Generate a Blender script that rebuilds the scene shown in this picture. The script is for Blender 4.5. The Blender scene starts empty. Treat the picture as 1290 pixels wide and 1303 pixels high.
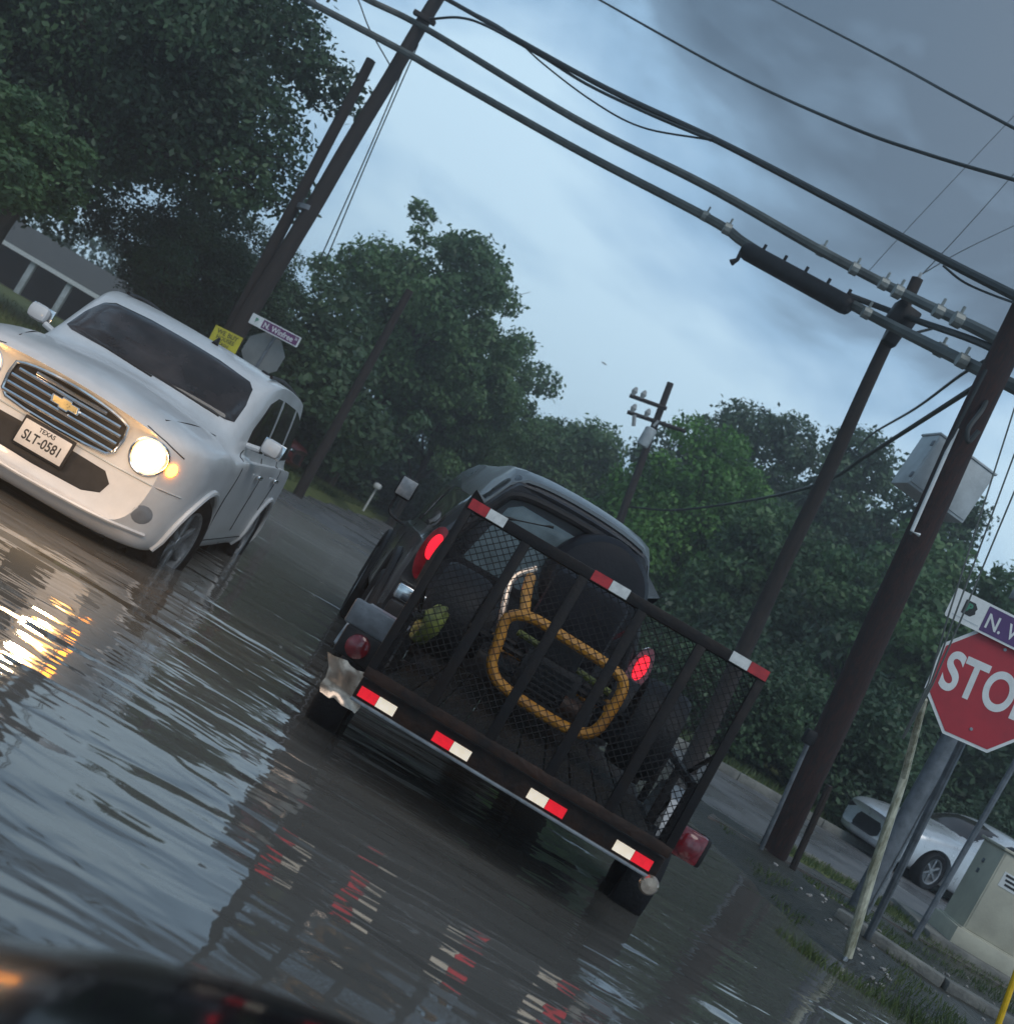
import bpy, bmesh, math, random
import numpy as np
from mathutils import Vector, Matrix
from mathutils.bvhtree import BVHTree
R = math.radians
random.seed(7); rng = np.random.default_rng(7)
S = bpy.context.scene
COL = S.collection

# ---------------------------------------------------------------- camera
W0, H0, F0 = 1290.0, 1303.0, 1500.0
CAM = Vector((0, 0, 1.2)); ROLL = R(30.5); PITCH = R(2.0)
fw = Vector((0, math.cos(PITCH), math.sin(PITCH))); up = Vector((0, -math.sin(PITCH), math.cos(PITCH))); rt = Vector((1, 0, 0))
c_, s_ = math.cos(ROLL), math.sin(ROLL)
X = rt * c_ + up * s_; Y = -rt * s_ + up * c_
cam = bpy.data.cameras.new('camera'); camo = bpy.data.objects.new('camera', cam); COL.objects.link(camo)
M3 = Matrix((X, Y, -fw)).transposed()
camo.matrix_world = Matrix.Translation(CAM) @ M3.to_4x4()
cam.sensor_fit = 'HORIZONTAL'; cam.sensor_width = 36; cam.lens = 36 * F0 / W0
cam.clip_start = 0.05; cam.clip_end = 3000
cam.dof.use_dof = True; cam.dof.focus_distance = 7.5; cam.dof.aperture_fstop = 3.4
S.camera = camo

def at(px, py, d):
    """a point of the street at distance d in front of the camera, from a bearing"""
    x = (px - W0 / 2) / F0; y = -(py - H0 / 2) / F0
    return CAM + (fw + X * x + Y * y) * d
def ground(px, py, z=0.0):
    v = at(px, py, 1.0) - CAM
    return CAM + v * ((z - CAM.z) / v.z)

# ---------------------------------------------------------------- world, sun, exposure
wd = bpy.data.worlds.new('World'); S.world = wd; wd.use_nodes = True
nt = wd.node_tree; nt.nodes.clear()
def N(nt, t, **k):
    n = nt.nodes.new(t)
    for a, b in k.items():
        if a.startswith('i_'): n.inputs[a[2:].replace('_', ' ')].default_value = b
        else: setattr(n, a, b)
    return n
def ramp(nt, stops, fac=None):
    n = nt.nodes.new('ShaderNodeValToRGB'); e = n.color_ramp.elements
    while len(e) < len(stops): e.new(0.5)
    for i, (p, c) in enumerate(stops):
        e[i].position = p; e[i].color = (*c, 1) if len(c) == 3 else c
    if fac is not None: nt.links.new(fac, n.inputs[0])
    return n
def sky_nodes():
    L = nt.links.new
    sky = N(nt, 'ShaderNodeTexSky', sky_type='NISHITA', sun_disc=False, sun_elevation=R(38), sun_rotation=R(20))
    sk = N(nt, 'ShaderNodeMix', data_type='RGBA', blend_type='MULTIPLY'); sk.inputs[0].default_value = 1
    L(sky.outputs[0], sk.inputs[6]); sk.inputs[7].default_value = (.06, .06, .06, 1)
    tc = N(nt, 'ShaderNodeTexCoord')
    sep = N(nt, 'ShaderNodeSeparateXYZ'); L(tc.outputs['Generated'], sep.inputs[0])
    zc = N(nt, 'ShaderNodeMath', operation='MAXIMUM'); L(sep.outputs[2], zc.inputs[0]); zc.inputs[1].default_value = 0.0
    za = N(nt, 'ShaderNodeMath', operation='ADD'); L(zc.outputs[0], za.inputs[0]); za.inputs[1].default_value = 0.28
    dx = N(nt, 'ShaderNodeMath', operation='DIVIDE'); L(sep.outputs[0], dx.inputs[0]); L(za.outputs[0], dx.inputs[1])
    dy = N(nt, 'ShaderNodeMath', operation='DIVIDE'); L(sep.outputs[1], dy.inputs[0]); L(za.outputs[0], dy.inputs[1])
    cb = N(nt, 'ShaderNodeCombineXYZ'); L(sep.outputs[0], cb.inputs[0]); L(sep.outputs[1], cb.inputs[1]); zz = N(nt, 'ShaderNodeMath', operation='MULTIPLY'); L(zc.outputs[0], zz.inputs[0]); zz.inputs[1].default_value = 2.1; L(zz.outputs[0], cb.inputs[2])
    n1 = N(nt, 'ShaderNodeTexNoise', i_Scale=3.6, i_Detail=5.0, i_Roughness=.50, i_Distortion=.25); L(cb.outputs[0], n1.inputs['Vector'])
    n2 = N(nt, 'ShaderNodeTexNoise', i_Scale=1.3, i_Detail=2.0, i_Roughness=.4); L(cb.outputs[0], n2.inputs['Vector'])
    mx = N(nt, 'ShaderNodeMath', operation='MULTIPLY_ADD'); L(n2.outputs[0], mx.inputs[0]); mx.inputs[1].default_value = .75
    L(n1.outputs[0], mx.inputs[2])
    dn = N(nt, 'ShaderNodeVectorMath', operation='DOT_PRODUCT'); L(tc.outputs['Generated'], dn.inputs[0]); dn.inputs[1].default_value = tuple((at(1330, -60, 1) - CAM).normalized())
    bank = ramp(nt, [(.915, (0, 0, 0)), (.998, (1, 1, 1))], dn.outputs['Value'])
    bk = N(nt, 'ShaderNodeMath', operation='MULTIPLY_ADD'); L(bank.outputs[0], bk.inputs[0]); bk.inputs[1].default_value = -.22; L(mx.outputs[0], bk.inputs[2]); mx = bk
    hs = N(nt, 'ShaderNodeMath', operation='MULTIPLY_ADD'); L(zc.outputs[0], hs.inputs[0]); hs.inputs[1].default_value = -.22; L(mx.outputs[0], hs.inputs[2])
    hs2 = N(nt, 'ShaderNodeMath', operation='MULTIPLY_ADD'); L(hs.outputs[0], hs2.inputs[0]); hs2.inputs[1].default_value = 1.55; hs2.inputs[2].default_value = -.60; hs = hs2
    cr = ramp(nt, [(0.38, (.062, .105, .155)), (0.56, (.125, .205, .295)), (0.69, (.22, .36, .51)), (0.79, (.29, .44, .59)), (0.97, (.42, .58, .70))], hs.outputs[0])
    m = N(nt, 'ShaderNodeMix', data_type='RGBA'); m.inputs[0].default_value = .94
    L(sk.outputs[2], m.inputs[6]); L(cr.outputs[0], m.inputs[7])
    # pale light low on the horizon
    ho = ramp(nt, [(0.0, (1, 1, 1)), (0.30, (0, 0, 0))], zc.outputs[0])
    hm = N(nt, 'ShaderNodeMath', operation='MULTIPLY'); L(ho.outputs[0], hm.inputs[0]); hm.inputs[1].default_value = .5
    m2 = N(nt, 'ShaderNodeMix', data_type='RGBA'); L(hm.outputs[0], m2.inputs[0]); L(m.outputs[2], m2.inputs[6]); m2.inputs[7].default_value = (.31, .46, .58, 1)
    bg = N(nt, 'ShaderNodeBackground'); L(m2.outputs[2], bg.inputs[0]); bg.inputs[1].default_value = 1.0
    out = N(nt, 'ShaderNodeOutputWorld'); L(bg.outputs[0], out.inputs[0])
sky_nodes()
sl = bpy.data.lights.new('sun', 'SUN'); sl.energy = 0.8; sl.angle = R(40); sl.color = (1, .97, .93)
so = bpy.data.objects.new('sun', sl); COL.objects.link(so); so.rotation_euler = (R(38), 0, R(20))
S.view_settings.view_transform = 'Standard'; S.view_settings.look = 'None'
S.view_settings.exposure = 0.6; S.view_settings.gamma = 1; S.view_settings.use_curve_mapping = False

# ---------------------------------------------------------------- materials
def mat(name, col, rough=.6, metal=0.0, var=0.0, vscale=6.0, bump=0.0, bscale=40.0, col2=None, coat=0.0, emit=None, es=0.0, spec=None, wear=None, stretch=None, ior=None):
    m = bpy.data.materials.new(name); m.use_nodes = True; nt = m.node_tree
    b = nt.nodes['Principled BSDF']; L = nt.links.new
    b.inputs['Base Color'].default_value = (*col, 1); b.inputs['Roughness'].default_value = rough; b.inputs['Metallic'].default_value = metal
    if coat: b.inputs['Coat Weight'].default_value = coat; b.inputs['Coat Roughness'].default_value = .04
    if spec is not None: b.inputs['Specular IOR Level'].default_value = spec
    if ior: b.inputs['IOR'].default_value = ior
    if emit: b.inputs['Emission Color'].default_value = (*emit, 1); b.inputs['Emission Strength'].default_value = es
    tc = N(nt, 'ShaderNodeTexCoord'); mp = N(nt, 'ShaderNodeMapping'); L(tc.outputs['Object'], mp.inputs[0])
    if stretch: mp.inputs['Scale'].default_value = stretch
    if var or col2:
        n = N(nt, 'ShaderNodeTexNoise', i_Scale=vscale, i_Detail=6.0, i_Roughness=.65); L(mp.outputs[0], n.inputs['Vector'])
        a = col; c2 = col2 or tuple(x * (1 - var) for x in col); c1 = col if col2 else tuple(min(1, x * (1 + var)) for x in col)
        r = ramp(nt, [(.38, c2), (.62, c1)], n.outputs[0]); L(r.outputs[0], b.inputs['Base Color'])
        rr = N(nt, 'ShaderNodeMapRange'); L(n.outputs[0], rr.inputs[0]); rr.inputs[1].default_value = .3; rr.inputs[2].default_value = .7
        rr.inputs[3].default_value = max(.02, rough * .8); rr.inputs[4].default_value = min(1, rough * 1.25); L(rr.outputs[0], b.inputs['Roughness'])
    if bump:
        n = N(nt, 'ShaderNodeTexNoise', i_Scale=bscale, i_Detail=5.0); L(mp.outputs[0], n.inputs['Vector'])
        bp = N(nt, 'ShaderNodeBump'); bp.inputs['Strength'].default_value = bump; bp.inputs['Distance'].default_value = .02
        L(n.outputs[0], bp.inputs['Height']); L(bp.outputs[0], b.inputs['Normal'])
    return m
MT = {}
MT['white_paint'] = mat('white_paint', (.62, .63, .64), .36, 0, .08, 3, coat=.35)
MT['silver_paint'] = mat('silver_paint', (.60, .63, .66), .30, .35, .08, 4, coat=.6)
MT['grey_paint'] = mat('grey_paint', (.30, .32, .35), .32, .35, .12, 3, coat=.5)
MT['dark_paint'] = mat('dark_paint', (.022, .022, .026), .3, 0, .3, 5, coat=.4)
MT['bonnet_paint'] = mat('bonnet_paint', (.008, .008, .010), .10, 0, .2, 5, spec=.10)
MT['roof_paint'] = mat('roof_paint', (.13, .145, .155), .35, .2, .15, 3, coat=.3)
MT['rear_glass'] = mat('rear_glass', (.11, .15, .17), .08, 0, .3, 2.5)
MT['red_paint'] = mat('red_paint', (.10, .015, .015), .35, 0, .2, 4, coat=.4)
MT['car_glass'] = mat('car_glass', (.05, .042, .042), .05, 0, .5, 2.6, col2=(.018, .017, .018), spec=.6)
MT['chrome'] = mat('chrome', (.72, .72, .72), .14, 1.0, .1, 8)
MT['black_plastic'] = mat('black_plastic', (.018, .018, .02), .5, 0, .3, 9, spec=.22)
MT['rubber'] = mat('rubber', (.014, .014, .015), .75, 0, .3, 14, bump=.3, bscale=60, spec=.22)
MT['tyre_wet'] = mat('tyre_wet', (.010, .010, .012), .55, 0, .3, 14, bump=.3, bscale=60, spec=.22)
MT['headlamp'] = mat('headlamp', (1, .9, .7), .3, emit=(1, .46, .12), es=28)
MT['headlamp_rim'] = mat('headlamp_rim', (1, .8, .5), .2, emit=(1, .50, .16), es=3.2)
MT['amber_lamp'] = mat('amber_lamp', (1, .4, .05), .3, emit=(1, .30, .02), es=14)
MT['tail_lit'] = mat('tail_lit', (.6, .01, .02), .2, emit=(1, .012, .03), es=.95)
MT['tail_hot'] = mat('tail_hot', (.7, .05, .05), .2, emit=(1, .10, .14), es=4.5)
MT['red_lens'] = mat('red_lens', (.16, .006, .012), .15, 0, .3, 20, coat=.8)
MT['trailer_steel'] = mat('trailer_steel', (.007, .007, .009), .5, 0, .3, 10, col2=(.012, .008, .007), bump=.15, bscale=50, spec=.22)
MT['rusty_steel'] = mat('rusty_steel', (.012, .010, .010), .55, 0, .3, 9, col2=(.035, .016, .010), bump=.3, bscale=40, spec=.22)
MT['galvanised'] = mat('galvanised', (.26, .28, .30), .42, .5, .25, 12, bump=.1, bscale=30)
MT['post_steel'] = mat('post_steel', (.17, .185, .205), .5, .4, .25, 7, bump=.1)
MT['tape_white'] = mat('tape_white', (.88, .82, .72), .35, 0, .12, 30, emit=(1, .80, .55), es=.32)  # emission stands in for headlamp light thrown back by the tape
MT['tape_red'] = mat('tape_red', (.62, .012, .02), .35, 0, .15, 30, emit=(1, .01, .03), es=.34)  # returned headlamp light put in as emission, the tape is no lamp
MT['tape_white_dull'] = mat('tape_white_dull', (.62, .62, .60), .35, 0, .12, 30)  # same tape, darker and without the put-in glow
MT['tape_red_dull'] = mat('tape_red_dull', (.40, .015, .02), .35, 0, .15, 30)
MT['deck_wood'] = mat('deck_wood', (.022, .018, .015), .6, 0, .4, 5, bump=.4, bscale=18, stretch=(12, 1, 1), spec=.22)
MT['yellow_paint'] = mat('yellow_paint', (.50, .22, .02), .45, 0, .2, 14, col2=(.33, .135, .015), coat=.3)
MT['yellow_green'] = mat('yellow_green', (.20, .22, .03), .5, 0, .4, 8, col2=(.06, .07, .02), bump=.4)
MT['vinyl'] = mat('vinyl', (.012, .012, .016), .42, 0, .2, 10, bump=.1, spec=.22)
MT['foil'] = mat('foil', (.55, .42, .33), .22, .75, .3, 8)
MT['creosote'] = mat('creosote', (.050, .036, .030), .85, 0, .4, 7, col2=(.018, .014, .014), bump=.7, bscale=26, stretch=(9, 9, .5))
MT['creosote_red'] = mat('creosote_red', (.066, .030, .026), .8, 0, .4, 6, col2=(.018, .012, .013), bump=.8, bscale=30, stretch=(9, 9, .4))
MT['cable'] = mat('cable', (.028, .032, .032), .5, 0, .3, 4)
MT['cable_grey'] = mat('cable_grey', (.085, .095, .09), .5, 0, .3, 3)
MT['clamp'] = mat('clamp', (.24, .26, .25), .5, .3, .2, 20)
MT['box_grey'] = mat('box_grey', (.44, .48, .50), .5, 0, .15, 4, bump=.1)
MT['beige_metal'] = mat('beige_metal', (.52, .50, .40), .5, 0, .12, 3, col2=(.43, .41, .33), bump=.12, bscale=60)
MT['concrete'] = mat('concrete', (.24, .235, .21), .85, 0, .3, 5, col2=(.13, .13, .12), bump=.5, bscale=45)
MT['concrete_wet'] = mat('concrete_wet', (.14, .12, .11), .3, 0, .3, 4, col2=(.08, .075, .07), bump=.4, bscale=30)
MT['guy_guard'] = mat('guy_guard', (.55, .54, .42), .35, 0, .3, 6, col2=(.20, .19, .12), stretch=(3, 3, 1))
MT['marker_yellow'] = mat('marker_yellow', (.80, .48, .01), .4, 0, .15, 8)
MT['sign_red'] = mat('sign_red', (.36, .018, .03), .42, 0, .12, 3)
MT['sign_white'] = mat('sign_white', (.66, .68, .68), .42, 0, .08, 8)
MT['sign_purple'] = mat('sign_purple', (.075, .03, .13), .42, 0, .12, 6)
MT['sign_purple_pink'] = mat('sign_purple_pink', (.14, .035, .13), .42, 0, .12, 6)
MT['sign_yellow'] = mat('sign_yellow', (.50, .44, .03), .5, 0, .15, 6)
MT['sign_back'] = mat('sign_back', (.22, .225, .22), .5, .5, .12, 4)
MT['ink'] = mat('ink', (.02, .02, .022), .6)
MT['ink_green'] = mat('ink_green', (.05, .22, .14), .6)
MT['gold'] = mat('gold', (.62, .48, .22), .3, .6, .1, 20)
MT['plate_white'] = mat('plate_white', (.66, .64, .62), .45, 0, .06, 10)
MT['wall_paint'] = mat('wall_paint', (.28, .28, .28), .8, 0, .2, 2)
MT['porch_dark'] = mat('porch_dark', (.028, .02, .018), .9, 0, .3, 2)
MT['roof_shingle'] = mat('roof_shingle', (.085, .085, .08), .9, 0, .3, 6, bump=.5, bscale=20)
MT['bark'] = mat('bark', (.045, .036, .028), .9, 0, .4, 3, bump=.9, bscale=12, stretch=(4, 4, .6))
MT['stone'] = mat('stone', (.42, .40, .38), .8, 0, .5, 2, col2=(.15, .14, .13))
MT['porcelain'] = mat('porcelain', (.35, .36, .36), .3, 0, .1, 9)
def leaf_mat(name, dark, light, hi, sc=.55):
    m = bpy.data.materials.new(name); m.use_nodes = True; nt = m.node_tree; L = nt.links.new
    nt.nodes.clear()
    tc = N(nt, 'ShaderNodeTexCoord')
    n = N(nt, 'ShaderNodeTexNoise', i_Scale=sc, i_Detail=3.0); L(tc.outputs['Object'], n.inputs['Vector'])
    n2 = N(nt, 'ShaderNodeTexWhiteNoise', noise_dimensions='3D')
    at_ = N(nt, 'ShaderNodeAttribute', attribute_name='leaf'); 
    oi = N(nt, 'ShaderNodeObjectInfo')
    a = N(nt, 'ShaderNodeMath', operation='MULTIPLY_ADD'); L(at_.outputs['Fac'], a.inputs[0]); a.inputs[1].default_value = .38; L(n.outputs[0], a.inputs[2])
    b = N(nt, 'ShaderNodeMath', operation='MULTIPLY_ADD'); L(oi.outputs['Random'], b.inputs[0]); b.inputs[1].default_value = .14; L(a.outputs[0], b.inputs[2])
    r = ramp(nt, [(.42, dark), (.72, light), (1.0, hi)], b.outputs[0])
    p = N(nt, 'ShaderNodeBsdfPrincipled'); L(r.outputs[0], p.inputs['Base Color']); p.inputs['Roughness'].default_value = .5
    t = N(nt, 'ShaderNodeBsdfTranslucent'); L(r.outputs[0], t.inputs[0])
    mx = N(nt, 'ShaderNodeMixShader'); mx.inputs[0].default_value = .3; L(p.outputs[0], mx.inputs[1]); L(t.outputs[0], mx.inputs[2])
    o = N(nt, 'ShaderNodeOutputMaterial'); L(mx.outputs[0], o.inputs[0])
    return m
MT['leaf_dark'] = leaf_mat('leaf_dark', (.026, .052, .028), (.052, .100, .050), (.09, .16, .07))
MT['leaf_mid'] = leaf_mat('leaf_mid', (.040, .086, .038), (.078, .155, .060), (.13, .235, .085))
MT['leaf_bright'] = leaf_mat('leaf_bright', (.048, .125, .030), (.095, .23, .046), (.15, .33, .06))
MT['leaf_olive'] = leaf_mat('leaf_olive', (.038, .062, .022), (.075, .115, .035), (.13, .165, .05))

# ---------------------------------------------------------------- mesh helpers
def tag(o, label=None, cat=None, group=None, kind=None):
    if label: o['label'] = label
    if cat: o['category'] = cat
    if group: o['group'] = group
    if kind: o['kind'] = kind
    return o
def thing(name, label, cat, loc=(0, 0, 0), rz=0.0, group=None):
    o = bpy.data.objects.new(name, None); COL.objects.link(o); o.location = loc; o.rotation_euler = (0, 0, rz)
    o.empty_display_size = .2
    return tag(o, label, cat, group)
def link(name, me, parent=None, loc=(0, 0, 0), rot=(0, 0, 0)):
    o = bpy.data.objects.new(name, me); COL.objects.link(o); o.parent = parent
    if loc != (0, 0, 0): o.location = loc
    if rot != (0, 0, 0): o.rotation_euler = rot
    return o
def frame_of(d):
    d = Vector(d).normalized(); a = Vector((0, 0, 1)) if abs(d.z) < .95 else Vector((1, 0, 0))
    u = d.cross(a).normalized(); return u, d.cross(u).normalized()
def spline(pts, k=6):
    pts = [Vector(p) for p in pts]; P = [pts[0] * 2 - pts[1]] + pts + [pts[-1] * 2 - pts[-2]]; out = []
    for i in range(1, len(P) - 2):
        for j in range(k):
            t = j / k; a, b, c, d = P[i - 1], P[i], P[i + 1], P[i + 2]
            out.append(.5 * ((2 * b) + (c - a) * t + (2 * a - 5 * b + 4 * c - d) * t * t + (3 * b - a - 3 * c + d) * t ** 3))
    out.append(pts[-1]); return out
class MB:
    def __init__(s): s.v = []; s.f = []
    def add(s, vs, fs):
        o = len(s.v); s.v += [tuple(v) for v in vs]; s.f += [tuple(i + o for i in f) for f in fs]; return s
    def box(s, c, d, rz=0.0, M=None):
        x, y, z = d[0] / 2, d[1] / 2, d[2] / 2
        vs = [Vector((i * x, j * y, k * z)) for k in (-1, 1) for j in (-1, 1) for i in (-1, 1)]
        if M is None: M = Matrix.Rotation(rz, 3, 'Z')
        vs = [M @ v + Vector(c) for v in vs]
        return s.add(vs, [(0, 2, 3, 1), (4, 5, 7, 6), (0, 1, 5, 4), (2, 6, 7, 3), (0, 4, 6, 2), (1, 3, 7, 5)])
    def bbox(s, c, d, b=.01, rz=0.0, M=None):
        bm = bmesh.new(); bmesh.ops.create_cube(bm, size=1); bmesh.ops.scale(bm, vec=d, verts=bm.verts)
        bmesh.ops.bevel(bm, geom=bm.edges[:], offset=min(b, min(d) * .45), segments=2, affect='EDGES', profile=.5)
        if M is None: M = Matrix.Rotation(rz, 3, 'Z')
        bm.verts.index_update()
        s.add([M @ v.co + Vector(c) for v in bm.verts], [[v.index for v in f.verts] for f in bm.faces]); bm.free(); return s
    def tube(s, pts, r, n=8, caps=True, closed=False):
        pts = [Vector(p) for p in pts]; m = len(pts); rs = r if isinstance(r, (list, tuple)) else [r] * m
        vs = []; u = None
        for i, p in enumerate(pts):
            if closed: d = pts[(i + 1) % m] - pts[i - 1]
            else: d = pts[min(i + 1, m - 1)] - pts[max(i - 1, 0)]
            if d.length < 1e-9: d = Vector((0, 0, 1))
            d.normalize()
            if u is None: u, w = frame_of(d)
            else:
                u = (u - d * u.dot(d)); u = u.normalized() if u.length > 1e-6 else frame_of(d)[0]; w = d.cross(u)
            for k in range(n):
                a = 2 * math.pi * k / n; vs.append(p + (u * math.cos(a) + w * math.sin(a)) * rs[i])
        fs = []
        for i in range(m if closed else m - 1):
            j = (i + 1) % m
            for k in range(n): fs.append((i * n + k, i * n + (k + 1) % n, j * n + (k + 1) % n, j * n + k))
        if caps and not closed: fs += [tuple(range(n))[::-1], tuple((m - 1) * n + k for k in range(n))]
        return s.add(vs, fs)
    def lathe(s, prof, c=(0, 0, 0), axis='X', n=24, closed=True):
        vs = []; m = len(prof)
        for k in range(n):
            a = 2 * math.pi * k / n; ca, sa = math.cos(a), math.sin(a)
            for (r, h) in prof:
                p = {'X': (h, r * ca, r * sa), 'Y': (r * ca, h, r * sa), 'Z': (r * ca, r * sa, h)}[axis]
                vs.append(Vector(p) + Vector(c))
        fs = [(k * m + i, k * m + i + 1, ((k + 1) % n) * m + i + 1, ((k + 1) % n) * m + i) for k in range(n) for i in range(m - 1)]
        return s.add(vs, fs)
    def prism(s, poly, h, M=Matrix.Identity(4)):
        """poly in local xy extruded h along local z, placed by the 4x4 M"""
        n = len(poly); vs = [M @ Vector((x, y, 0)) for x, y in poly] + [M @ Vector((x, y, h)) for x, y in poly]
        return s.add(vs, [tuple(range(n))[::-1], tuple(range(n, 2 * n))] + [(i, (i + 1) % n, n + (i + 1) % n, n + i) for i in range(n)])
    def mesh(s, name, m, smooth=True, ang=35):
        me = bpy.data.meshes.new(name); me.from_pydata(s.v, [], s.f)
        bm = bmesh.new(); bm.from_mesh(me); bmesh.ops.recalc_face_normals(bm, faces=bm.faces[:]); bm.to_mesh(me); bm.free()
        me.materials.append(MT[m] if isinstance(m, str) else m)
        if smooth:
            me.shade_smooth(); me.set_sharp_from_angle(angle=R(ang))
        return me
    def build(s, name, m, parent=None, loc=(0, 0, 0), rot=(0, 0, 0), smooth=True, ang=35):
        return link(name, s.mesh(name, m, smooth, ang), parent, loc, rot)
def rrect(w, h, r, n=4):
    out = []
    for cx, cy, a0 in ((w / 2 - r, h / 2 - r, 0), (-w / 2 + r, h / 2 - r, 90), (-w / 2 + r, -h / 2 + r, 180), (w / 2 - r, -h / 2 + r, 270)):
        for k in range(n + 1):
            a = R(a0 + 90 * k / n); out.append((cx + r * math.cos(a), cy + r * math.sin(a)))
    return out
def text(name, body, size, m, parent, M, ext=.002, sx=1.0, bold=.0, align='CENTER'):
    cu = bpy.data.curves.new(name, 'FONT'); cu.body = body; cu.size = size; cu.extrude = ext; cu.offset = bold
    cu.align_x = align; cu.align_y = 'CENTER'
    t = bpy.data.objects.new(name, cu); COL.objects.link(t)
    dg = bpy.context.evaluated_depsgraph_get(); me = bpy.data.meshes.new_from_object(t.evaluated_get(dg)); bpy.data.objects.remove(t)
    me.transform(M @ Matrix.Diagonal((sx, 1, 1, 1))); me.materials.clear(); me.materials.append(MT[m])
    return link(name, me, parent)
# face frames: local x right, y up, z out
def FR(o, right, upv):
    r = Vector(right).normalized(); u = Vector(upv).normalized(); n = r.cross(u)
    M = Matrix((r, u, n)).transposed().to_4x4(); M.translation = Vector(o); return M

# ---------------------------------------------------------------- water and ground (the setting)
def water_mat():
    m = bpy.data.materials.new('flood_water'); m.use_nodes = True; nt = m.node_tree; L = nt.links.new
    b = nt.nodes['Principled BSDF']; b.inputs['IOR'].default_value = 1.72; b.inputs['Roughness'].default_value = .045
    tc = N(nt, 'ShaderNodeTexCoord')
    nz = N(nt, 'ShaderNodeTexNoise', i_Scale=.35, i_Detail=4.0); L(tc.outputs['Object'], nz.inputs['Vector'])
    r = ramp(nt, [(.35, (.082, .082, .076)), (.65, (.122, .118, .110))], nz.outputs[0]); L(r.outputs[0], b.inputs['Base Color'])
    def noise(scale, sc, detail=3.0, rot=0.0, dist=.6):
        mp = N(nt, 'ShaderNodeMapping'); L(tc.outputs['Object'], mp.inputs[0]); mp.inputs['Scale'].default_value = sc; mp.inputs['Rotation'].default_value = (0, 0, rot)
        n = N(nt, 'ShaderNodeTexNoise', i_Scale=scale, i_Detail=detail, i_Roughness=.5, i_Distortion=dist); L(mp.outputs[0], n.inputs['Vector']); return n.outputs[0]
    a = noise(1.15, (.5, 1.7, 1), 1.0, R(-8), .9); d = noise(4.2, (.40, 1.5, 1), 0.6, R(5), .8); e = noise(.30, (1, 1, 1), 2.0)
    f = noise(11.0, (.5, 1.3, 1), 0.0, R(12))
    sy = N(nt, 'ShaderNodeSeparateXYZ'); L(tc.outputs['Object'], sy.inputs[0])
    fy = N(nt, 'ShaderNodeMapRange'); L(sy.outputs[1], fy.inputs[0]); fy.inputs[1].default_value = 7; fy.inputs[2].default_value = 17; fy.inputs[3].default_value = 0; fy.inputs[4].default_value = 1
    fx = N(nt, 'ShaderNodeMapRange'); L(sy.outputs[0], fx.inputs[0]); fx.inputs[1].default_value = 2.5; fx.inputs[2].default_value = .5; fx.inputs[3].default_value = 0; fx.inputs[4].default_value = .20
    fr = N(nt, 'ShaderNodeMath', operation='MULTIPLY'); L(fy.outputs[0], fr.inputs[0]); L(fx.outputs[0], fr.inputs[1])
    cm = N(nt, 'ShaderNodeMix', data_type='RGBA'); L(fy.outputs[0], cm.inputs[0]); L(r.outputs[0], cm.inputs[6]); cm.inputs[7].default_value = (.235, .225, .21, 1); L(cm.outputs[2], b.inputs['Base Color'])  # base lightens with distance: muddy shallows, plus sky reflection put into the colour
    calm = ramp(nt, [(.36, (.25,) * 3), (.60, (1,) * 3)], e)
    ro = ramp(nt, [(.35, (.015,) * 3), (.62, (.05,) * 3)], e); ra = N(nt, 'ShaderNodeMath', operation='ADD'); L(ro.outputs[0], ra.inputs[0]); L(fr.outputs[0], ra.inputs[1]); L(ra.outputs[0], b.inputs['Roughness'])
    s1 = N(nt, 'ShaderNodeMath', operation='MULTIPLY_ADD'); L(d, s1.inputs[0]); s1.inputs[1].default_value = .22; L(a, s1.inputs[2])
    s2 = N(nt, 'ShaderNodeMath', operation='MULTIPLY_ADD'); L(f, s2.inputs[0]); s2.inputs[1].default_value = .065; L(s1.outputs[0], s2.inputs[2])
    bp = N(nt, 'ShaderNodeBump'); bp.inputs['Distance'].default_value = .036
    L(calm.outputs[0], bp.inputs['Strength']); L(s2.outputs[0], bp.inputs['Height']); L(bp.outputs[0], b.inputs['Normal'])
    return m
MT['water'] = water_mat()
def sheet(name, poly, z, m, thick=0.0, kind='structure', parent=None):
    b = MB(); n = len(poly)
    if thick: b.prism(poly, thick, Matrix.Translation((0, 0, z - thick)))
    else: b.add([(x, y, z) for x, y in poly], [tuple(range(n))])
    o = b.build(name, m, parent, smooth=False)
    if kind: tag(o, kind=kind)
    return o
def gmat(name, c1, c2, c3, sc, rough=.8, bump=.5, bsc=20):
    m = bpy.data.materials.new(name); m.use_nodes = True; nt = m.node_tree; L = nt.links.new
    b = nt.nodes['Principled BSDF']; tc = N(nt, 'ShaderNodeTexCoord')
    n = N(nt, 'ShaderNodeTexNoise', i_Scale=sc, i_Detail=8.0, i_Roughness=.7); L(tc.outputs['Object'], n.inputs['Vector'])
    r = ramp(nt, [(.35, c1), (.5, c2), (.68, c3)], n.outputs[0]); L(r.outputs[0], b.inputs['Base Color'])
    b.inputs['Roughness'].default_value = rough
    n2 = N(nt, 'ShaderNodeTexNoise', i_Scale=bsc, i_Detail=6.0); L(tc.outputs['Object'], n2.inputs['Vector'])
    bp = N(nt, 'ShaderNodeBump'); bp.inputs['Strength'].default_value = bump; bp.inputs['Distance'].default_value = .04
    L(n2.outputs[0], bp.inputs['Height']); L(bp.outputs[0], b.inputs['Normal']); return m
MT['ground'] = gmat('ground', (.035, .040, .022), (.05, .055, .03), (.06, .05, .035), .5)
MT['lawn'] = gmat('lawn', (.07, .095, .022), (.10, .125, .03), (.14, .155, .045), 1.2, .9, .8, 30)
MT['mud'] = gmat('mud', (.018, .018, .014), (.036, .034, .024), (.062, .058, .044), 3.0, .38, .9, 25)
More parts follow.
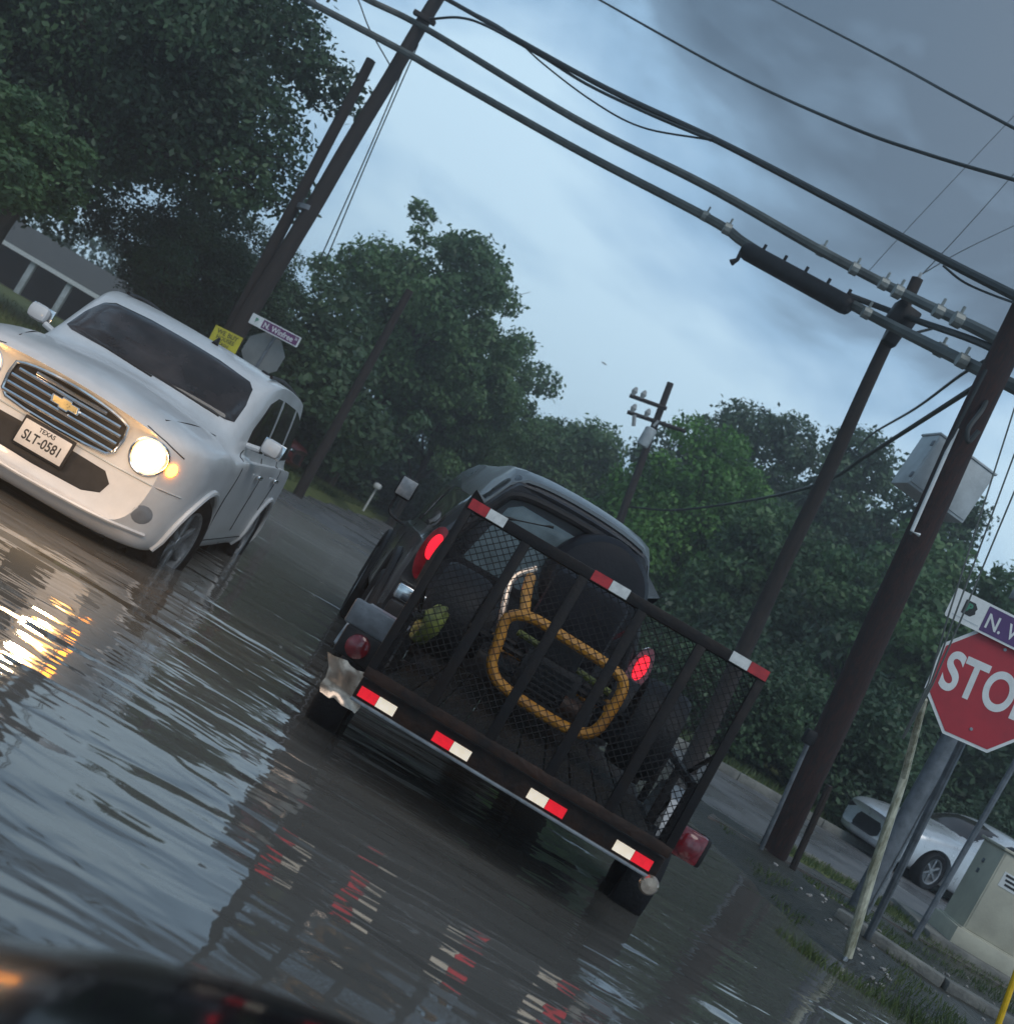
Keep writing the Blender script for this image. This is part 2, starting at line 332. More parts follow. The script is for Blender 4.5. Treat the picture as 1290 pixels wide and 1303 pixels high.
def road_mat():
    m = gmat('wet_asphalt', (.10, .10, .102), (.14, .14, .145), (.18, .175, .17), 1.6, .34, .25, 60)
    nt = m.node_tree; b = nt.nodes['Principled BSDF']; tc = N(nt, 'ShaderNodeTexCoord')
    n = N(nt, 'ShaderNodeTexNoise', i_Scale=.5, i_Detail=3.0); nt.links.new(tc.outputs['Object'], n.inputs['Vector'])
    r = ramp(nt, [(.42, (.16,) * 3), (.6, (.5,) * 3)], n.outputs[0]); nt.links.new(r.outputs[0], b.inputs['Roughness']); return m
MT['wet_asphalt'] = road_mat()

def terrain():
    nx, ny = 150, 160
    xs = np.linspace(-150, 150, nx) ; ys = np.concatenate([np.linspace(-20, 60, 110), np.linspace(61, 900, 50)])
    Xg, Yg = np.meshgrid(xs, ys); Z = np.full_like(Xg, -.16)
    Z += np.clip((Yg - 30) / 40, 0, 1) * .30
    v = np.stack([Xg.ravel(), Yg.ravel(), Z.ravel()], 1).tolist()
    f = [(j * nx + i, j * nx + i + 1, (j + 1) * nx + i + 1, (j + 1) * nx + i) for j in range(len(ys) - 1) for i in range(nx - 1)]
    me = bpy.data.meshes.new('ground'); me.from_pydata(v, [], f); me.materials.append(MT['ground']); me.shade_smooth()
    tag(link('ground', me), kind='structure')
terrain()
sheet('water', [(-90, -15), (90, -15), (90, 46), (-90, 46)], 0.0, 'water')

def heap(name, x0, x1, y0, y1, fn, m, nx=60, ny=60, kind='structure'):
    """a gentle mound of real height fn(x, y)"""
    xs = np.linspace(x0, x1, nx); ys = np.linspace(y0, y1, ny)
    v = [(x, y, fn(x, y)) for y in ys for x in xs]
    f = [(j * nx + i, j * nx + i + 1, (j + 1) * nx + i + 1, (j + 1) * nx + i) for j in range(ny - 1) for i in range(nx - 1)]
    me = bpy.data.meshes.new(name); me.from_pydata(v, [], f); me.materials.append(MT[m]); me.shade_smooth()
    return tag(link(name, me), kind=kind)
def sm(a, b, x): t = min(1, max(0, (x - a) / (b - a))); return t * t * (3 - 2 * t)
from mathutils import noise as mn
def nz(x, y, s=1.0, a=1.0): return a * mn.noise(Vector((x * s, y * s, 3.1)))
# roadside island on the right with the stop sign: mud, gravel and a grass rim
def isle(x, y):
    edge = 7.35 - .25 * (x - 2.6) if x < 4 else 7.0
    e = sm(2.3, 3.1, x) * sm(edge - .45, edge + .35, y) * (1 - sm(12.0, 12.9, y))
    dip = sm(3.0, 4.4, x + .35 * (y - 8)) 
    return -.16 + e * (.125 + .11 * dip) + nz(x, y, 1.3, .028) + nz(x, y, 5, .012)
heap('verge', 1.8, 16, 6, 13.1, isle, 'mud', 110, 70)
# cross street beyond it: a wet lane between kerbs
heap('cross_road', 3.4, 60, 12.6, 30, lambda x, y: .018 + .02 * sm(3.4, 8, x) + nz(x, y, .5, .022), 'wet_asphalt', 60, 30)
heap('far_verge', 2.6, 60, 18.0, 60, lambda x, y: -.2 + .31 * sm(-.25, .12, y - (18.6 + .30 * (x - 3.6))) + .12 * sm(19, 30, y) + nz(x, y, .6, .03), 'lawn', 120, 130)
sheet('pavement', [(3.1, 11.2), (30, 12.5), (30, 13.0), (3.3, 11.75)], .085, 'concrete_wet', .12)
sheet('grass_strip', [(4.2, 11.83), (30, 13.08), (30, 13.5), (4.2, 12.75)], .075, 'lawn', .1)
def kerb(name, pts, w=.16, h=.13, zb=.0, m='concrete', label=None):
    b = MB()
    for i in range(len(pts) - 1):
        a, c = Vector((*pts[i], 0)), Vector((*pts[i + 1], 0)); d = c - a
        n = max(1, int(d.length / 1.8))
        for k in range(n):
            p = a + d * ((k + .5) / n); b.bbox((p.x, p.y, zb + h / 2), (d.length / n - .012, w, h), .02, math.atan2(d.y, d.x))
    return tag(b.build(name, m), kind='structure')
kerb('kerb', [(4.4, 12.95), (30, 13.75)], .15, .13, -.02)
kerb('kerb', [(3.6, 18.5), (40, 29.4)], .16, .15, .01)
# the left bank of the road ahead
heap('far_road', -22, 3.0, 17.5, 47, lambda x, y: -.035 + .075 * sm(17, 27, y) + nz(x * .5, y * 1.6, .45, .055) + .03 * nz(x, y, 2), 'wet_asphalt', 90, 110)
heap('left_lawn', -70, -2.6, 21.5, 80, lambda x, y: -.12 + .34 * sm(-.3, 1.3, -4.2 + (y - 23) * .033 - x) * sm(22, 23.5, y) + nz(x, y, .7, .05), 'lawn', 90, 80)

# ---------------------------------------------------------------- generic car loft
def cr(p0, p1, p2, p3, t):
    return .5 * ((2 * p1) + (p2 - p0) * t + (2 * p0 - 5 * p1 + 4 * p2 - p3) * t * t + (3 * p1 - p0 - 3 * p2 + p3) * t ** 3)
class Loft:
    """table rows: y, then 9 control points (x, z) from the bottom centre to the top centre"""
    def __init__(s, rows, plan=(0, 0, 0), rear=(0, 0, 0)):
        s.rows = rows; s.plan = plan; s.rear = rear
        s.A = np.array([[[0, r[0], r[1][0][1]]] + [[p[0], r[0], p[1]] for p in r[1][1:-1]] + [[0, r[0], r[1][-1][1]]] for r in rows], float)
        s.n = len(rows); s.k = s.A.shape[1]
    def P(s, i, t):
        A = s.A; n, k = s.n, s.k
        def row(j, t):
            j = min(max(j, 0), n - 1); a = int(min(max(math.floor(t), 0), k - 2)); f = t - a
            g = lambda q: A[j, q] if 0 <= q < k else (A[j, -q] * np.array([-1, 1, 1]) if q < 0 else A[j, 2 * (k - 1) - q] * np.array([-1, 1, 1]))
            return cr(g(a - 1), g(a), g(a + 1), g(a + 2), f)
        m = t > k - 1
        if m: t = 2 * (k - 1) - t
        a = int(min(max(math.floor(i), 0), n - 2)); f = i - a
        p0 = row(a - 1, t) if a > 0 else 2 * row(a, t) - row(a + 1, t)
        p3 = row(a + 2, t) if a + 2 < n else 2 * row(a + 1, t) - row(a, t)
        p = cr(p0, row(a, t), row(a + 1, t), p3, f)
        w, hw, e = s.plan
        ya, yb = s.rows[0][0], s.rows[-1][0]
        if w: p[1] += w * min(1, abs(p[0]) / hw) ** e * max(0, 1 - (p[1] - ya) / 1.3)
        w, hw, e = s.rear
        if w: p[1] -= w * min(1, abs(p[0]) / hw) ** e * max(0, 1 - (yb - p[1]) / 1.3)
        if m: p[0] = -p[0]
        return Vector(p)
    def body(s, cuts=(), mi=5, mt=5):
        ts = [j / mt for j in range((s.k - 1) * mt + 1)]; full = ts + [2 * (s.k - 1) - t for t in ts[-2:0:-1]]
        ii = [j / mi for j in range((s.n - 1) * mi + 1)]; nf = len(full)
        b = MB(); vs = [s.P(i, t) for i in ii for t in full]
        fs = [(a * nf + c, a * nf + (c + 1) % nf, (a + 1) * nf + (c + 1) % nf, (a + 1) * nf + c) for a in range(len(ii) - 1) for c in range(nf)]
        # grid caps
        h = len(ts)
        for a, fl in ((0, 1), (len(ii) - 1, 0)):
            o = a * nf
            for c in range(h - 1):
                l0, l1 = o + c, o + c + 1; r0 = o + (nf - c) % nf; r1 = o + (nf - c - 1) % nf
                q = [l0, l1, r1, r0]; q = [x for i, x in enumerate(q) if x not in q[:i]]
                if len(q) > 2: fs.append(tuple(q))
        b.add(vs, fs); me = b.mesh('body', 'white_paint', True, 50)
        o = link('tmp', me)
        kill = []
        for (cx, cy, cz, r, w) in cuts:
            c = MB(); n = 32; prof = [(0, -w / 2), (r, -w / 2), (r, w / 2), (0, w / 2)]
            c.tube([(cx - w / 2, cy, cz), (cx + w / 2, cy, cz)], r, n)
            co = link('cut', c.mesh('cut', 'black_plastic', False)); kill.append(co)
            md = o.modifiers.new('b', 'BOOLEAN'); md.operation = 'DIFFERENCE'; md.object = co; md.solver = 'EXACT'
        dg = bpy.context.evaluated_depsgraph_get(); dg.update()
        me2 = bpy.data.meshes.new_from_object(o.evaluated_get(dg))
        for x in kill + [o]: bpy.data.objects.remove(x)
        me2.shade_smooth(); me2.set_sharp_from_angle(angle=R(40))
        s.me = me2
        s.bvh = BVHTree.FromPolygons([v.co.copy() for v in me.vertices], [tuple(p.vertices) for p in me.polygons])
        return me2
    def hit(s, o, d):
        h = s.bvh.ray_cast(Vector(o), Vector(d)); return (h[0], h[1]) if h[0] is not None else (None, None)
    def front(s, x, z): return s.hit((x, -9, z), (0, 1, 0))
    def back(s, x, z): return s.hit((x, 9, z), (0, -1, 0))
    def side(s, y, z, sg): return s.hit((sg * 9, y, z), (-sg, 0, 0))
    def patch(s, poly, fn, off=.005, rings=7, sub=3):
        """closed polygon (a, b) laid onto the body by fn(a, b) -> point, normal"""
        P = [Vector(p) for p in poly]; n = len(P)
        Q = [P[i].lerp(P[(i + 1) % n], j / sub) for i in range(n) for j in range(sub)]
        c = sum(Q, Vector((0, 0))) / len(Q); b = MB(); vs = []
        for r in range(rings + 1):
            for q in Q:
                a = c.lerp(q, r / rings if r else .001); h, nr = fn(*a)
                if h is None: h, nr = (Vector(vs[-1]) if vs else Vector((0, 0, 0))), Vector((0, 0, 0))
                vs.append(h + nr * (off if r < rings else off * .2))
        m = len(Q)
        fs = [(r * m + i, r * m + (i + 1) % m, (r + 1) * m + (i + 1) % m, (r + 1) * m + i) for r in range(rings) for i in range(m)]
        b.add(vs, fs); return b
    def line(s, pts, fn, r=.004, k=5):
        b = MB(); out = []
        for i in range(len(pts) - 1):
            for j in range(k + (i == len(pts) - 2)):
                a = Vector(pts[i]).lerp(Vector(pts[i + 1]), j / k); h, n = fn(*a)
                if h is not None: out.append(h + n * r * .2)
        b.tube(out, r, 6); return b
def wheel_meshes(r, w, rim_m, spokes=7):
    ty = MB(); h = w / 2
    ty.lathe([(r * .66, -h * .8), (r * .80, -h), (r * .93, -h * .97), (r * .985, -h * .75), (r, -h * .3), (r, h * .3), (r * .985, h * .75), (r * .93, h * .97), (r * .80, h), (r * .66, h * .8), (r * .66, -h * .8)], n=36)
    rm = MB(); rm.lathe([(0, -h * .1), (r * .6, -h * .1), (r * .62, h * .75), (r * .68, h * .85), (r * .68, h * .7), (r * .63, h * .3), (r * .6, -h * .3), (0, -h * .3)], n=36)
    for k in range(spokes):
        a = 2 * math.pi * k / spokes; M = Matrix.Rotation(a, 3, 'X')
        rm.bbox(M @ Vector((h * .5, 0, r * .34)), (h * .3, r * .13, r * .60), .01, M=M)
    rm.lathe([(0, h * .72), (r * .13, h * .70), (r * .16, h * .5), (r * .16, 0)], n=16)
    return ty.mesh('tyre', 'tyre_wet'), rm.mesh('rim', rim_m)
def put_wheels(parent, spots, r, w, rim_m, spokes=7):
    tm, rmm = wheel_meshes(r, w, rim_m, spokes)
    for (x, y, z, st) in spots:
        sg = 1 if x > 0 else -1
        e = link('wheel', tm, parent, (x, y, z), (0, 0, st + (0 if sg > 0 else math.pi)))
        link('rim', rmm, e)

# ---------------------------------------------------------------- white van-like hatchback coming towards us
def white_car():
    root = thing('white_car', 'white tall wagon car with lit headlights driving through the flood water', 'car', (-2.73, 9.26, -.17), R(3.0)); root.scale = (1.03, 1.03, 1.04)
    B = lambda zb, xb, *p: [(0, zb), (xb, zb)] + list(p[:-1]) + [(0, p[-1])]
    rows = [
     (-2.17, B(.34, .46, (.60, .38), (.66, .56), (.64, .83), (.56, .90), (.42, .925), (.22, .94), .945)),
     (-2.05, B(.24, .58, (.75, .30), (.79, .54), (.77, .86), (.69, .945), (.50, .975), (.25, .99), 1.0)),
     (-1.84, B(.23, .66, (.83, .31), (.865, .55), (.84, .90), (.74, .98), (.54, 1.02), (.28, 1.045), 1.055)),
     (-1.40, B(.25, .70, (.86, .33), (.885, .58), (.855, .93), (.76, 1.01), (.58, 1.06), (.28, 1.085), 1.095)),
     (-1.02, B(.25, .70, (.86, .33), (.88, .6), (.86, .92), (.75, .99), (.60, 1.065), (.30, 1.125), 1.14)),
     (-.80, B(.25, .70, (.86, .33), (.875, .6), (.865, .94), (.78, 1.01), (.675, 1.20), (.46, 1.29), 1.31)),
     (-.42, B(.25, .70, (.86, .33), (.875, .6), (.868, .955), (.80, 1.02), (.715, 1.44), (.58, 1.52), 1.54)),
     (.05, B(.25, .70, (.86, .33), (.875, .6), (.87, .965), (.805, 1.03), (.725, 1.52), (.62, 1.595), 1.615)),
     (.80, B(.25, .70, (.86, .33), (.88, .6), (.87, .975), (.80, 1.035), (.72, 1.53), (.62, 1.605), 1.625)),
     (1.55, B(.22, .70, (.86, .28), (.885, .6), (.87, .975), (.79, 1.035), (.70, 1.51), (.59, 1.58), 1.60)),
     (2.02, B(.26, .66, (.82, .32), (.85, .6), (.83, .96), (.745, 1.01), (.65, 1.40), (.54, 1.48), 1.51)),
     (2.22, B(.34, .56, (.70, .40), (.75, .6), (.74, .90), (.66, .96), (.58, 1.24), (.46, 1.31), 1.34))]
    lf = Loft(rows, (.27, .86, 2.4), (.10, .86, 2.5))
    fwy, rwy, wr = -1.36, 1.27, .35
    me = lf.body([(.9, fwy, .33, .385, .62), (-.9, fwy, .33, .385, .62), (.9, rwy, .33, .385, .62), (-.9, rwy, .33, .385, .62)])
    me.materials.clear(); me.materials.append(MT['white_paint']); body = link('body', me, root)
    put_wheels(root, [(.78, fwy, .335, R(-8)), (-.78, fwy, .335, R(-8)), (.78, rwy, .335, 0), (-.78, rwy, .335, 0)], wr, .21, 'galvanised', 6)
    # swollen wing edge round each wheel, and the dark cavity behind
    for sg in (1, -1):
        for wy in (fwy, rwy):
            b = MB(); pts = []
            for k in range(19):
                a = R(-8 + 196 * k / 18); y = wy + .40 * math.cos(a); z = .33 + .40 * math.sin(a)
                h, n = lf.side(y, max(z, .27), sg)
                if h is not None: pts.append(h + Vector((sg * .004, 0, 0)))
            b.tube(pts, .022, 8); b.build('wheel_arch', 'white_paint', root)
            b = MB(); b.tube([(sg * .50, wy, .36), (sg * .60, wy, .36)], .375, 28); b.build('arch_liner', 'black_plastic', root)
    b = MB(); b.box((0, 0, .3), (1.1, 3.9, .16)); b.build('underbody', 'black_plastic', root)
    F = lf.front
    lf.patch([(-.60, 1.165), (-.30, 1.172), (0, 1.175), (.30, 1.172), (.60, 1.165), (.66, 1.18), (.645, 1.32), (.605, 1.44), (.55, 1.48), (.28, 1.505), (0, 1.51), (-.28, 1.505), (-.55, 1.48), (-.605, 1.44), (-.645, 1.32), (-.66, 1.18)], F, .013, 12, 5).build('windscreen', 'car_glass', root)
    # wiper blades, washer cowl, inspection sticker
    for x0, x1 in ((-.5, .05), (.0, .56)): lf.line([(x0, 1.185), (x1, 1.165)], F, .009).build('wiper', 'black_plastic', root)
    lf.patch([(.44, 1.20), (.52, 1.20), (.52, 1.245), (.44, 1.245)], F, .009, 2).build('sticker', 'box_grey', root)
    # side glass
    for sg in (1, -1):
        sf = lambda y, z, sg=sg: lf.side(y, z, sg)
        for poly in ([(-.62, 1.06), (.10, 1.06), (.10, 1.495), (-.12, 1.49), (-.34, 1.42), (-.56, 1.20)],
                     [(.19, 1.06), (.98, 1.06), (.96, 1.50), (.19, 1.50)],
                     [(1.09, 1.06), (1.78, 1.08), (1.78, 1.24), (1.66, 1.44), (1.07, 1.50)]):
            lf.patch(poly, sf, .006).build('side_window', 'car_glass', root)
        for pts in ([(-.80, .30), (-.86, .70), (-.78, .98), (-.64, 1.04)], [(.145, .30), (.145, 1.03)], [(.90, .62), (1.02, .98), (1.04, 1.04)], [(-.80, .36), (.85, .36)]):
            lf.line(pts, sf, .0045).build('door_seam', 'black_plastic', root)
        for y in (-.03, .86):
            h, n = sf(y, .90); b = MB(); b.bbox(h + n * .02, (.03, .16, .035), .012); b.build('door_handle', 'chrome', root)
        # mirror
        h, n = sf(-.60, 1.08); b = MB(); b.tube([h, h + Vector((sg * .10, 0, .02))], .022, 8)
        b.bbox(h + Vector((sg * .17, -.01, .07)), (.15, .09, .12), .04); mo = b.build('door_mirror', 'white_paint', root)
        b = MB(); b.bbox(h + Vector((sg * .17, .05, .07)), (.17, .012, .115), .005); b.build('mirror_glass', 'chrome', mo)
        # roof rail
        b = MB(); pts = [lf.hit((sg * .61, y, 5), (0, 0, -1))[0] + Vector((0, 0, .012)) for y in (-.2, .3, .9, 1.5)]; b.tube(spline([p + Vector((0, 0, .012)) for p in pts]), .014, 6); b.build('roof_rail', 'black_plastic', root)
    # nose: grille
    arch = [(x, .835 + .095 * math.sqrt(max(0, 1 - (x / .41) ** 2))) for x in np.linspace(-.372, .372, 13)]
    gp = [(-.385, .79), (-.375, .70), (-.335, .665), (-.2, .652), (0, .648), (.2, .652), (.335, .665), (.375, .70), (.385, .79)]
    lf.patch(gp[::1] + arch[::-1], F, .004, 6, 2).build('grille', 'black_plastic', root)
    g = gp + arch[::-1]
    pts = []
    for x, z in g:
        h, n = F(x, z); pts.append(h + n * .012)
    b = MB(); b.tube(pts, .013, 8, closed=True); b.build('grille_surround', 'chrome', root)
    for z in (.695, .745, .795, .845, .89):
        hw = .362 if z < .82 else .41 * math.sqrt(max(0.05, 1 - ((z - .835 + .02) / .10) ** 2)) * .86
        pts = []
        for x in np.linspace(-hw, hw, 15):
            h, n = F(x, z); pts.append(h + n * .022)
        b = MB(); b.tube(pts, .0145, 8); b.build('grille_bar', 'chrome', root)
    h, n = F(0, .795); Mf = FR(h + Vector((0, -.042, 0)), (1, 0, 0), (0, 0, 1))
    b = MB(); bow = [(-.085, -.022), (-.034, -.022), (-.030, -.035), (.028, -.035), (.034, -.022), (.095, -.022), (.085, .022), (.034, .022), (.030, .035), (-.028, .035), (-.034, .022), (-.095, .022)]
    b.prism(bow, .012, Mf); e = b.build('emblem', 'chrome', root)
    b = MB(); b.prism([(x * .86, y * .78) for x, y in bow], .004, Mf @ Matrix.Translation((0, 0, .012))); b.build('emblem_face', 'gold', e)
    # lower intake, bumper crease, fog lamps
    lf.patch([(-.38, .575), (-.44, .52), (-.42, .45), (-.32, .41), (0, .40), (.32, .41), (.42, .45), (.44, .52), (.38, .575), (0, .585)], F, .005, 6).build('lower_intake', 'black_plastic', root)
    lf.line([(-.80, .64), (-.4, .625), (0, .62), (.4, .625), (.80, .64)], F, .006, 8).build('bumper_crease', 'box_grey', root)
    lf.line([(-.74, .345), (-.4, .335), (0, .33), (.4, .335), (.74, .345)], F, .012, 8).build('bumper_lip', 'white_paint', root)
    for sg in (1, -1):
        fp = [(sg * .685 + .052 * math.cos(a), .455 + .058 * math.sin(a)) for a in np.linspace(0, 2 * math.pi, 15)[:-1]]
        lf.patch(fp, F, .004, 3, 1).build('fog_lamp', 'grey_paint', root)
        # round headlight with amber side lamp
        hp = [(sg * .555 + .098 * math.cos(a), .775 + .100 * math.sin(a)) for a in np.linspace(0, 2 * math.pi, 25)[:-1]]
        ho = lf.patch(hp, F, .024, 6, 1).build('headlight', 'headlamp_rim', root)
        hc = [(sg * .555 + .070 * math.cos(a), .775 + .072 * math.sin(a)) for a in np.linspace(0, 2 * math.pi, 25)[:-1]]
        lf.patch(hc, F, .034, 4, 1).build('headlight_bulb', 'headlamp', ho)
        ap = [(sg * .700 + .024 * math.cos(a), .765 + .040 * math.sin(a)) for a in np.linspace(0, 2 * math.pi, 15)[:-1]]
        lf.patch(ap, F, .016, 4, 1).build('indicator_lamp', 'amber_lamp', root)
        pts = [F(x, z)[0] + F(x, z)[1] * .006 for x, z in [(sg * .555 + .112 * math.cos(a), .775 + .113 * math.sin(a)) for a in np.linspace(0, 2 * math.pi, 25)[:-1]]]
        b = MB(); b.tube(pts, .009, 6, closed=True); b.build('headlight_ring', 'chrome', ho)
        lf.line([(sg * .47, .93), (sg * .60, .90), (sg * .72, .86)], F, .004).build('bonnet_seam', 'black_plastic', root)
        # bonnet crease lines
        pts = [lf.hit((sg * x, y, 4), (0, 0, -1)) for x, y in ((.50, -1.9), (.58, -1.5), (.64, -1.06))]
        b = MB(); b.tube(spline([p[0] for p in pts]), .005, 6); b.build('bonnet_seam', 'black_plastic', root)
    # plate
    h, n = F(0, .50); y = h.y - .045
    b = MB(); b.bbox((0, y + .012, .545), (.335, .014, .182), .006); fr = b.build('plate_frame', 'black_plastic', root)
    b = MB(); b.bbox((0, y, .542), (.305, .010, .150), .004); pl = b.build('number_plate', 'plate_white', root)
    Mp = lambda dx, dz: FR((dx, y - .005, .542 + dz), (1, 0, 0), (0, 0, 1))
    text('plate_number', 'SLT-0581', .083, 'ink', pl, Mp(0, -.012), .001, .78, .0015)
    text('plate_state', 'TEXAS', .036, 'ink', pl, Mp(.0, .052), .001, 1.0, .0008)
    # aerial
    h, n = lf.hit((.12, -.18, 5), (0, 0, -1)); b = MB(); b.tube([h, h + Vector((0, .03, .05)), h + Vector((0, .06, .06))], [.028, .012, .004], 8); b.build('aerial', 'black_plastic', root)
    h, n = lf.hit((.50, .1, 5), (0, 0, -1)); b = MB(); b.bbox(h, (.05, .10, .03), .01); b.build('roof_mount', 'black_plastic', root)
    # headlamp beams, and added point lights out ahead that warm bumper and haze
    for sg in (1, -1):
        l = bpy.data.lights.new('headlight_beam', 'SPOT'); l.energy = 60; l.color = (1, .72, .42); l.spot_size = R(95); l.spot_blend = .8; l.shadow_soft_size = .07
        o = bpy.data.objects.new('headlight_beam', l); COL.objects.link(o); o.parent = root; o.location = (sg * .555, -2.33, .775); o.rotation_euler = (R(80), 0, math.pi)
        l = bpy.data.lights.new('added_bumper_glow', 'POINT'); l.energy = 14; l.color = (1, .60, .28); l.shadow_soft_size = .09
        o = bpy.data.objects.new('added_bumper_glow', l); COL.objects.link(o); o.parent = root; o.location = (sg * .555, -2.90, .85)
    return root
white_car()

# ---------------------------------------------------------------- boxy vehicle towing the trailer, seen from behind
def tow_vehicle():
    root = thing('tow_vehicle', 'dark boxy off-road vehicle with silver roof towing the trailer, tail lights lit', 'car', (.22, 9.55, -.01), R(180 + 7))
    B = lambda zb, xb, *p: [(0, zb), (xb, zb)] + list(p[:-1]) + [(0, p[-1])]
    rows = [(-2.05, B(.45, .5, (.72, .5), (.78, .65), (.78, .9), (.7, 1.0), (.5, 1.04), (.25, 1.06), 1.06)),
     (-1.9, B(.38, .6, (.82, .45), (.86, .65), (.85, .95), (.76, 1.04), (.55, 1.08), (.3, 1.1), 1.1)),
     (-.75, B(.36, .62, (.86, .45), (.88, .65), (.86, 1.0), (.78, 1.08), (.58, 1.12), (.3, 1.14), 1.14)),
     (-.60, B(.36, .62, (.86, .45), (.88, .65), (.86, 1.02), (.80, 1.10), (.72, 1.2), (.4, 1.24), 1.25)),
     (-.25, B(.36, .62, (.86, .45), (.88, .65), (.86, 1.03), (.82, 1.12), (.69, 1.60), (.48, 1.69), 1.72)),
     (.2, B(.36, .62, (.86, .45), (.88, .65), (.86, 1.03), (.82, 1.12), (.68, 1.64), (.48, 1.75), 1.78)),
     (1.5, B(.36, .62, (.86, .45), (.88, .65), (.86, 1.03), (.82, 1.12), (.58, 1.67), (.44, 1.77), 1.80)),
     (1.86, B(.40, .62, (.85, .48), (.87, .65), (.85, 1.03), (.80, 1.10), (.56, 1.64), (.42, 1.73), 1.76)),
     (1.98, B(.46, .60, (.82, .52), (.84, .65), (.82, 1.0), (.77, 1.07), (.53, 1.59), (.40, 1.68), 1.70))]
    lf = Loft(rows, (.1, .86, 2.5), (.10, .86, 3.0))
    me = lf.body([(s * .9, y, .38, .46, .6) for s in (1, -1) for y in (-1.35, 1.2)])
    me.materials.clear(); me.materials.append(MT['dark_paint']); link('body', me, root)
    put_wheels(root, [(.80, -1.35, .37, 0), (-.80, -1.35, .37, 0), (.80, 1.2, .37, 0), (-.80, 1.2, .37, 0)], .37, .24, 'grey_paint', 5)
    # silver hard roof shell
    b = MB(); xs = np.linspace(-.70, .70, 17); ys = np.linspace(-.25, 1.93, 11)
    vs = []
    for dz in (.012, -.01):
        for y in ys:
            for x in xs:
                h = lf.hit((x, y, 5), (0, 0, -1))[0]; vs.append(h + Vector((0, 0, dz + (0.02 if abs(x) < .68 else 0)))) if h is not None else vs.append(Vector((x, y, 1.5)))
    n, m = len(xs), len(ys); fs = []
    for q in (0, 1):
        for j in range(m - 1):
            for i in range(n - 1): fs.append(tuple(q * n * m + k for k in (j * n + i, j * n + i + 1, (j + 1) * n + i + 1, (j + 1) * n + i)))
    ring = [i for i in range(n)] + [j * n + n - 1 for j in range(1, m)] + [(m - 1) * n + i for i in range(n - 2, -1, -1)] + [j * n for j in range(m - 2, 0, -1)]
    for i in range(len(ring)): a, c = ring[i], ring[(i + 1) % len(ring)]; fs.append((a, c, c + n * m, a + n * m))
    b.add(vs, fs); rf = b.build('roof', 'roof_paint', root)
    Bk = lf.back
    # thick black arch round the rear opening
    pts = [(-.72, .80), (-.70, 1.08), (-.55, 1.48), (-.46, 1.60), (-.2, 1.64), (.2, 1.64), (.46, 1.60), (.55, 1.48), (.70, 1.08), (.72, .80)]
    pp = []
    for x, z in pts: h, nn = Bk(x, z); pp.append(h + Vector((0, .03, 0)))
    b = MB(); b.tube(spline(pp), .034, 10); b.build('rear_arch', 'black_plastic', root)
    w = lf.patch([(-.56, 1.08), (.56, 1.08), (.47, 1.50), (.39, 1.56), (-.39, 1.56), (-.47, 1.50)], Bk, .012, 5); w.build('rear_window', 'rear_glass', root)
    lf.line([(.50, 1.42), (.15, 1.54)], Bk, .012).build('rear_wiper', 'black_plastic', root)
    for sg in (1, -1):
        for poly in ([(-.55, 1.14), (.35, 1.14), (.35, 1.50), (-.2, 1.49)], [(.45, 1.14), (1.70, 1.14), (1.66, 1.47), (.45, 1.50)]):
            lf.patch(poly, lambda y, z: lf.side(y, z, sg), .008).build('side_window', 'car_glass', root)
        lf.line([(.40, .5), (.40, 1.1)], lambda y, z: lf.side(y, z, sg), .006).build('door_seam', 'black_plastic', root)
        # flare and mirror
        for wy in (-1.35, 1.2):
            b = MB(); b.tube([(sg * .88, wy + .50 * math.cos(a), .38 + .50 * math.sin(a)) for a in np.linspace(-.05, math.pi + .05, 17)], .04, 8); b.build('wheel_flare', 'black_plastic', root)
        b = MB(); b.tube(spline([(sg * .84, -.35, 1.02), (sg * 1.02, -.42, 1.06), (sg * 1.04, -.42, 1.22)]), .012, 6)
        b.bbox((sg * 1.0, -.42, 1.30), (.16, .07, .19), .03); mo = b.build('door_mirror', 'black_plastic', root)
        b = MB(); b.bbox((sg * 1.0, -.378, 1.30), (.135, .012, .16), .005); b.build('mirror_glass', 'galvanised', mo)
        # tall oval tail light with dark surround
        h, nn = Bk(sg * .72, .98); Mf = FR(h + Vector((sg * .03 + (-.07 if sg < 0 else 0), .02, .02)), (-1, 0, 0), (0, 0, 1))
        b = MB(); b.prism([(x * .075, y * .19) for x, y in [(math.cos(a), math.sin(a)) for a in np.linspace(0, 6.283, 25)[:-1]]], .03, Mf); t = b.build('tail_light', 'red_lens', root)
        b = MB(); b.prism([(x * .042, y * .09 + .045) for x, y in [(math.cos(a), math.sin(a)) for a in np.linspace(0, 6.283, 25)[:-1]]], .012, Mf @ Matrix.Translation((0, 0, .03))); b.build('lit_lens', 'tail_lit', t)
        b = MB(); b.bbox((sg * .72, 2.03, .70), (.22, .06, .11), .02); b.build('bumper_end', 'chrome', root)
    b = MB(); b.bbox((0, 2.05, .56), (1.66, .12, .16), .03); b.build('rear_bumper', 'black_plastic', root)
    # spare wheel in its soft cover, to the right of centre
    b = MB(); b.lathe([(0, .26), (.22, .26), (.31, .24), (.345, .19), (.355, .10), (.345, .02), (0, 0)], (-.26, 1.92, 1.33), 'Y', 40); b.build('spare_wheel_cover', 'vinyl', root)
    b = MB(); b.tube([(0, 2.05, .48), (0, 2.32, .46)], .03, 8); b.build('tow_bar', 'trailer_steel', root)
tow_vehicle()

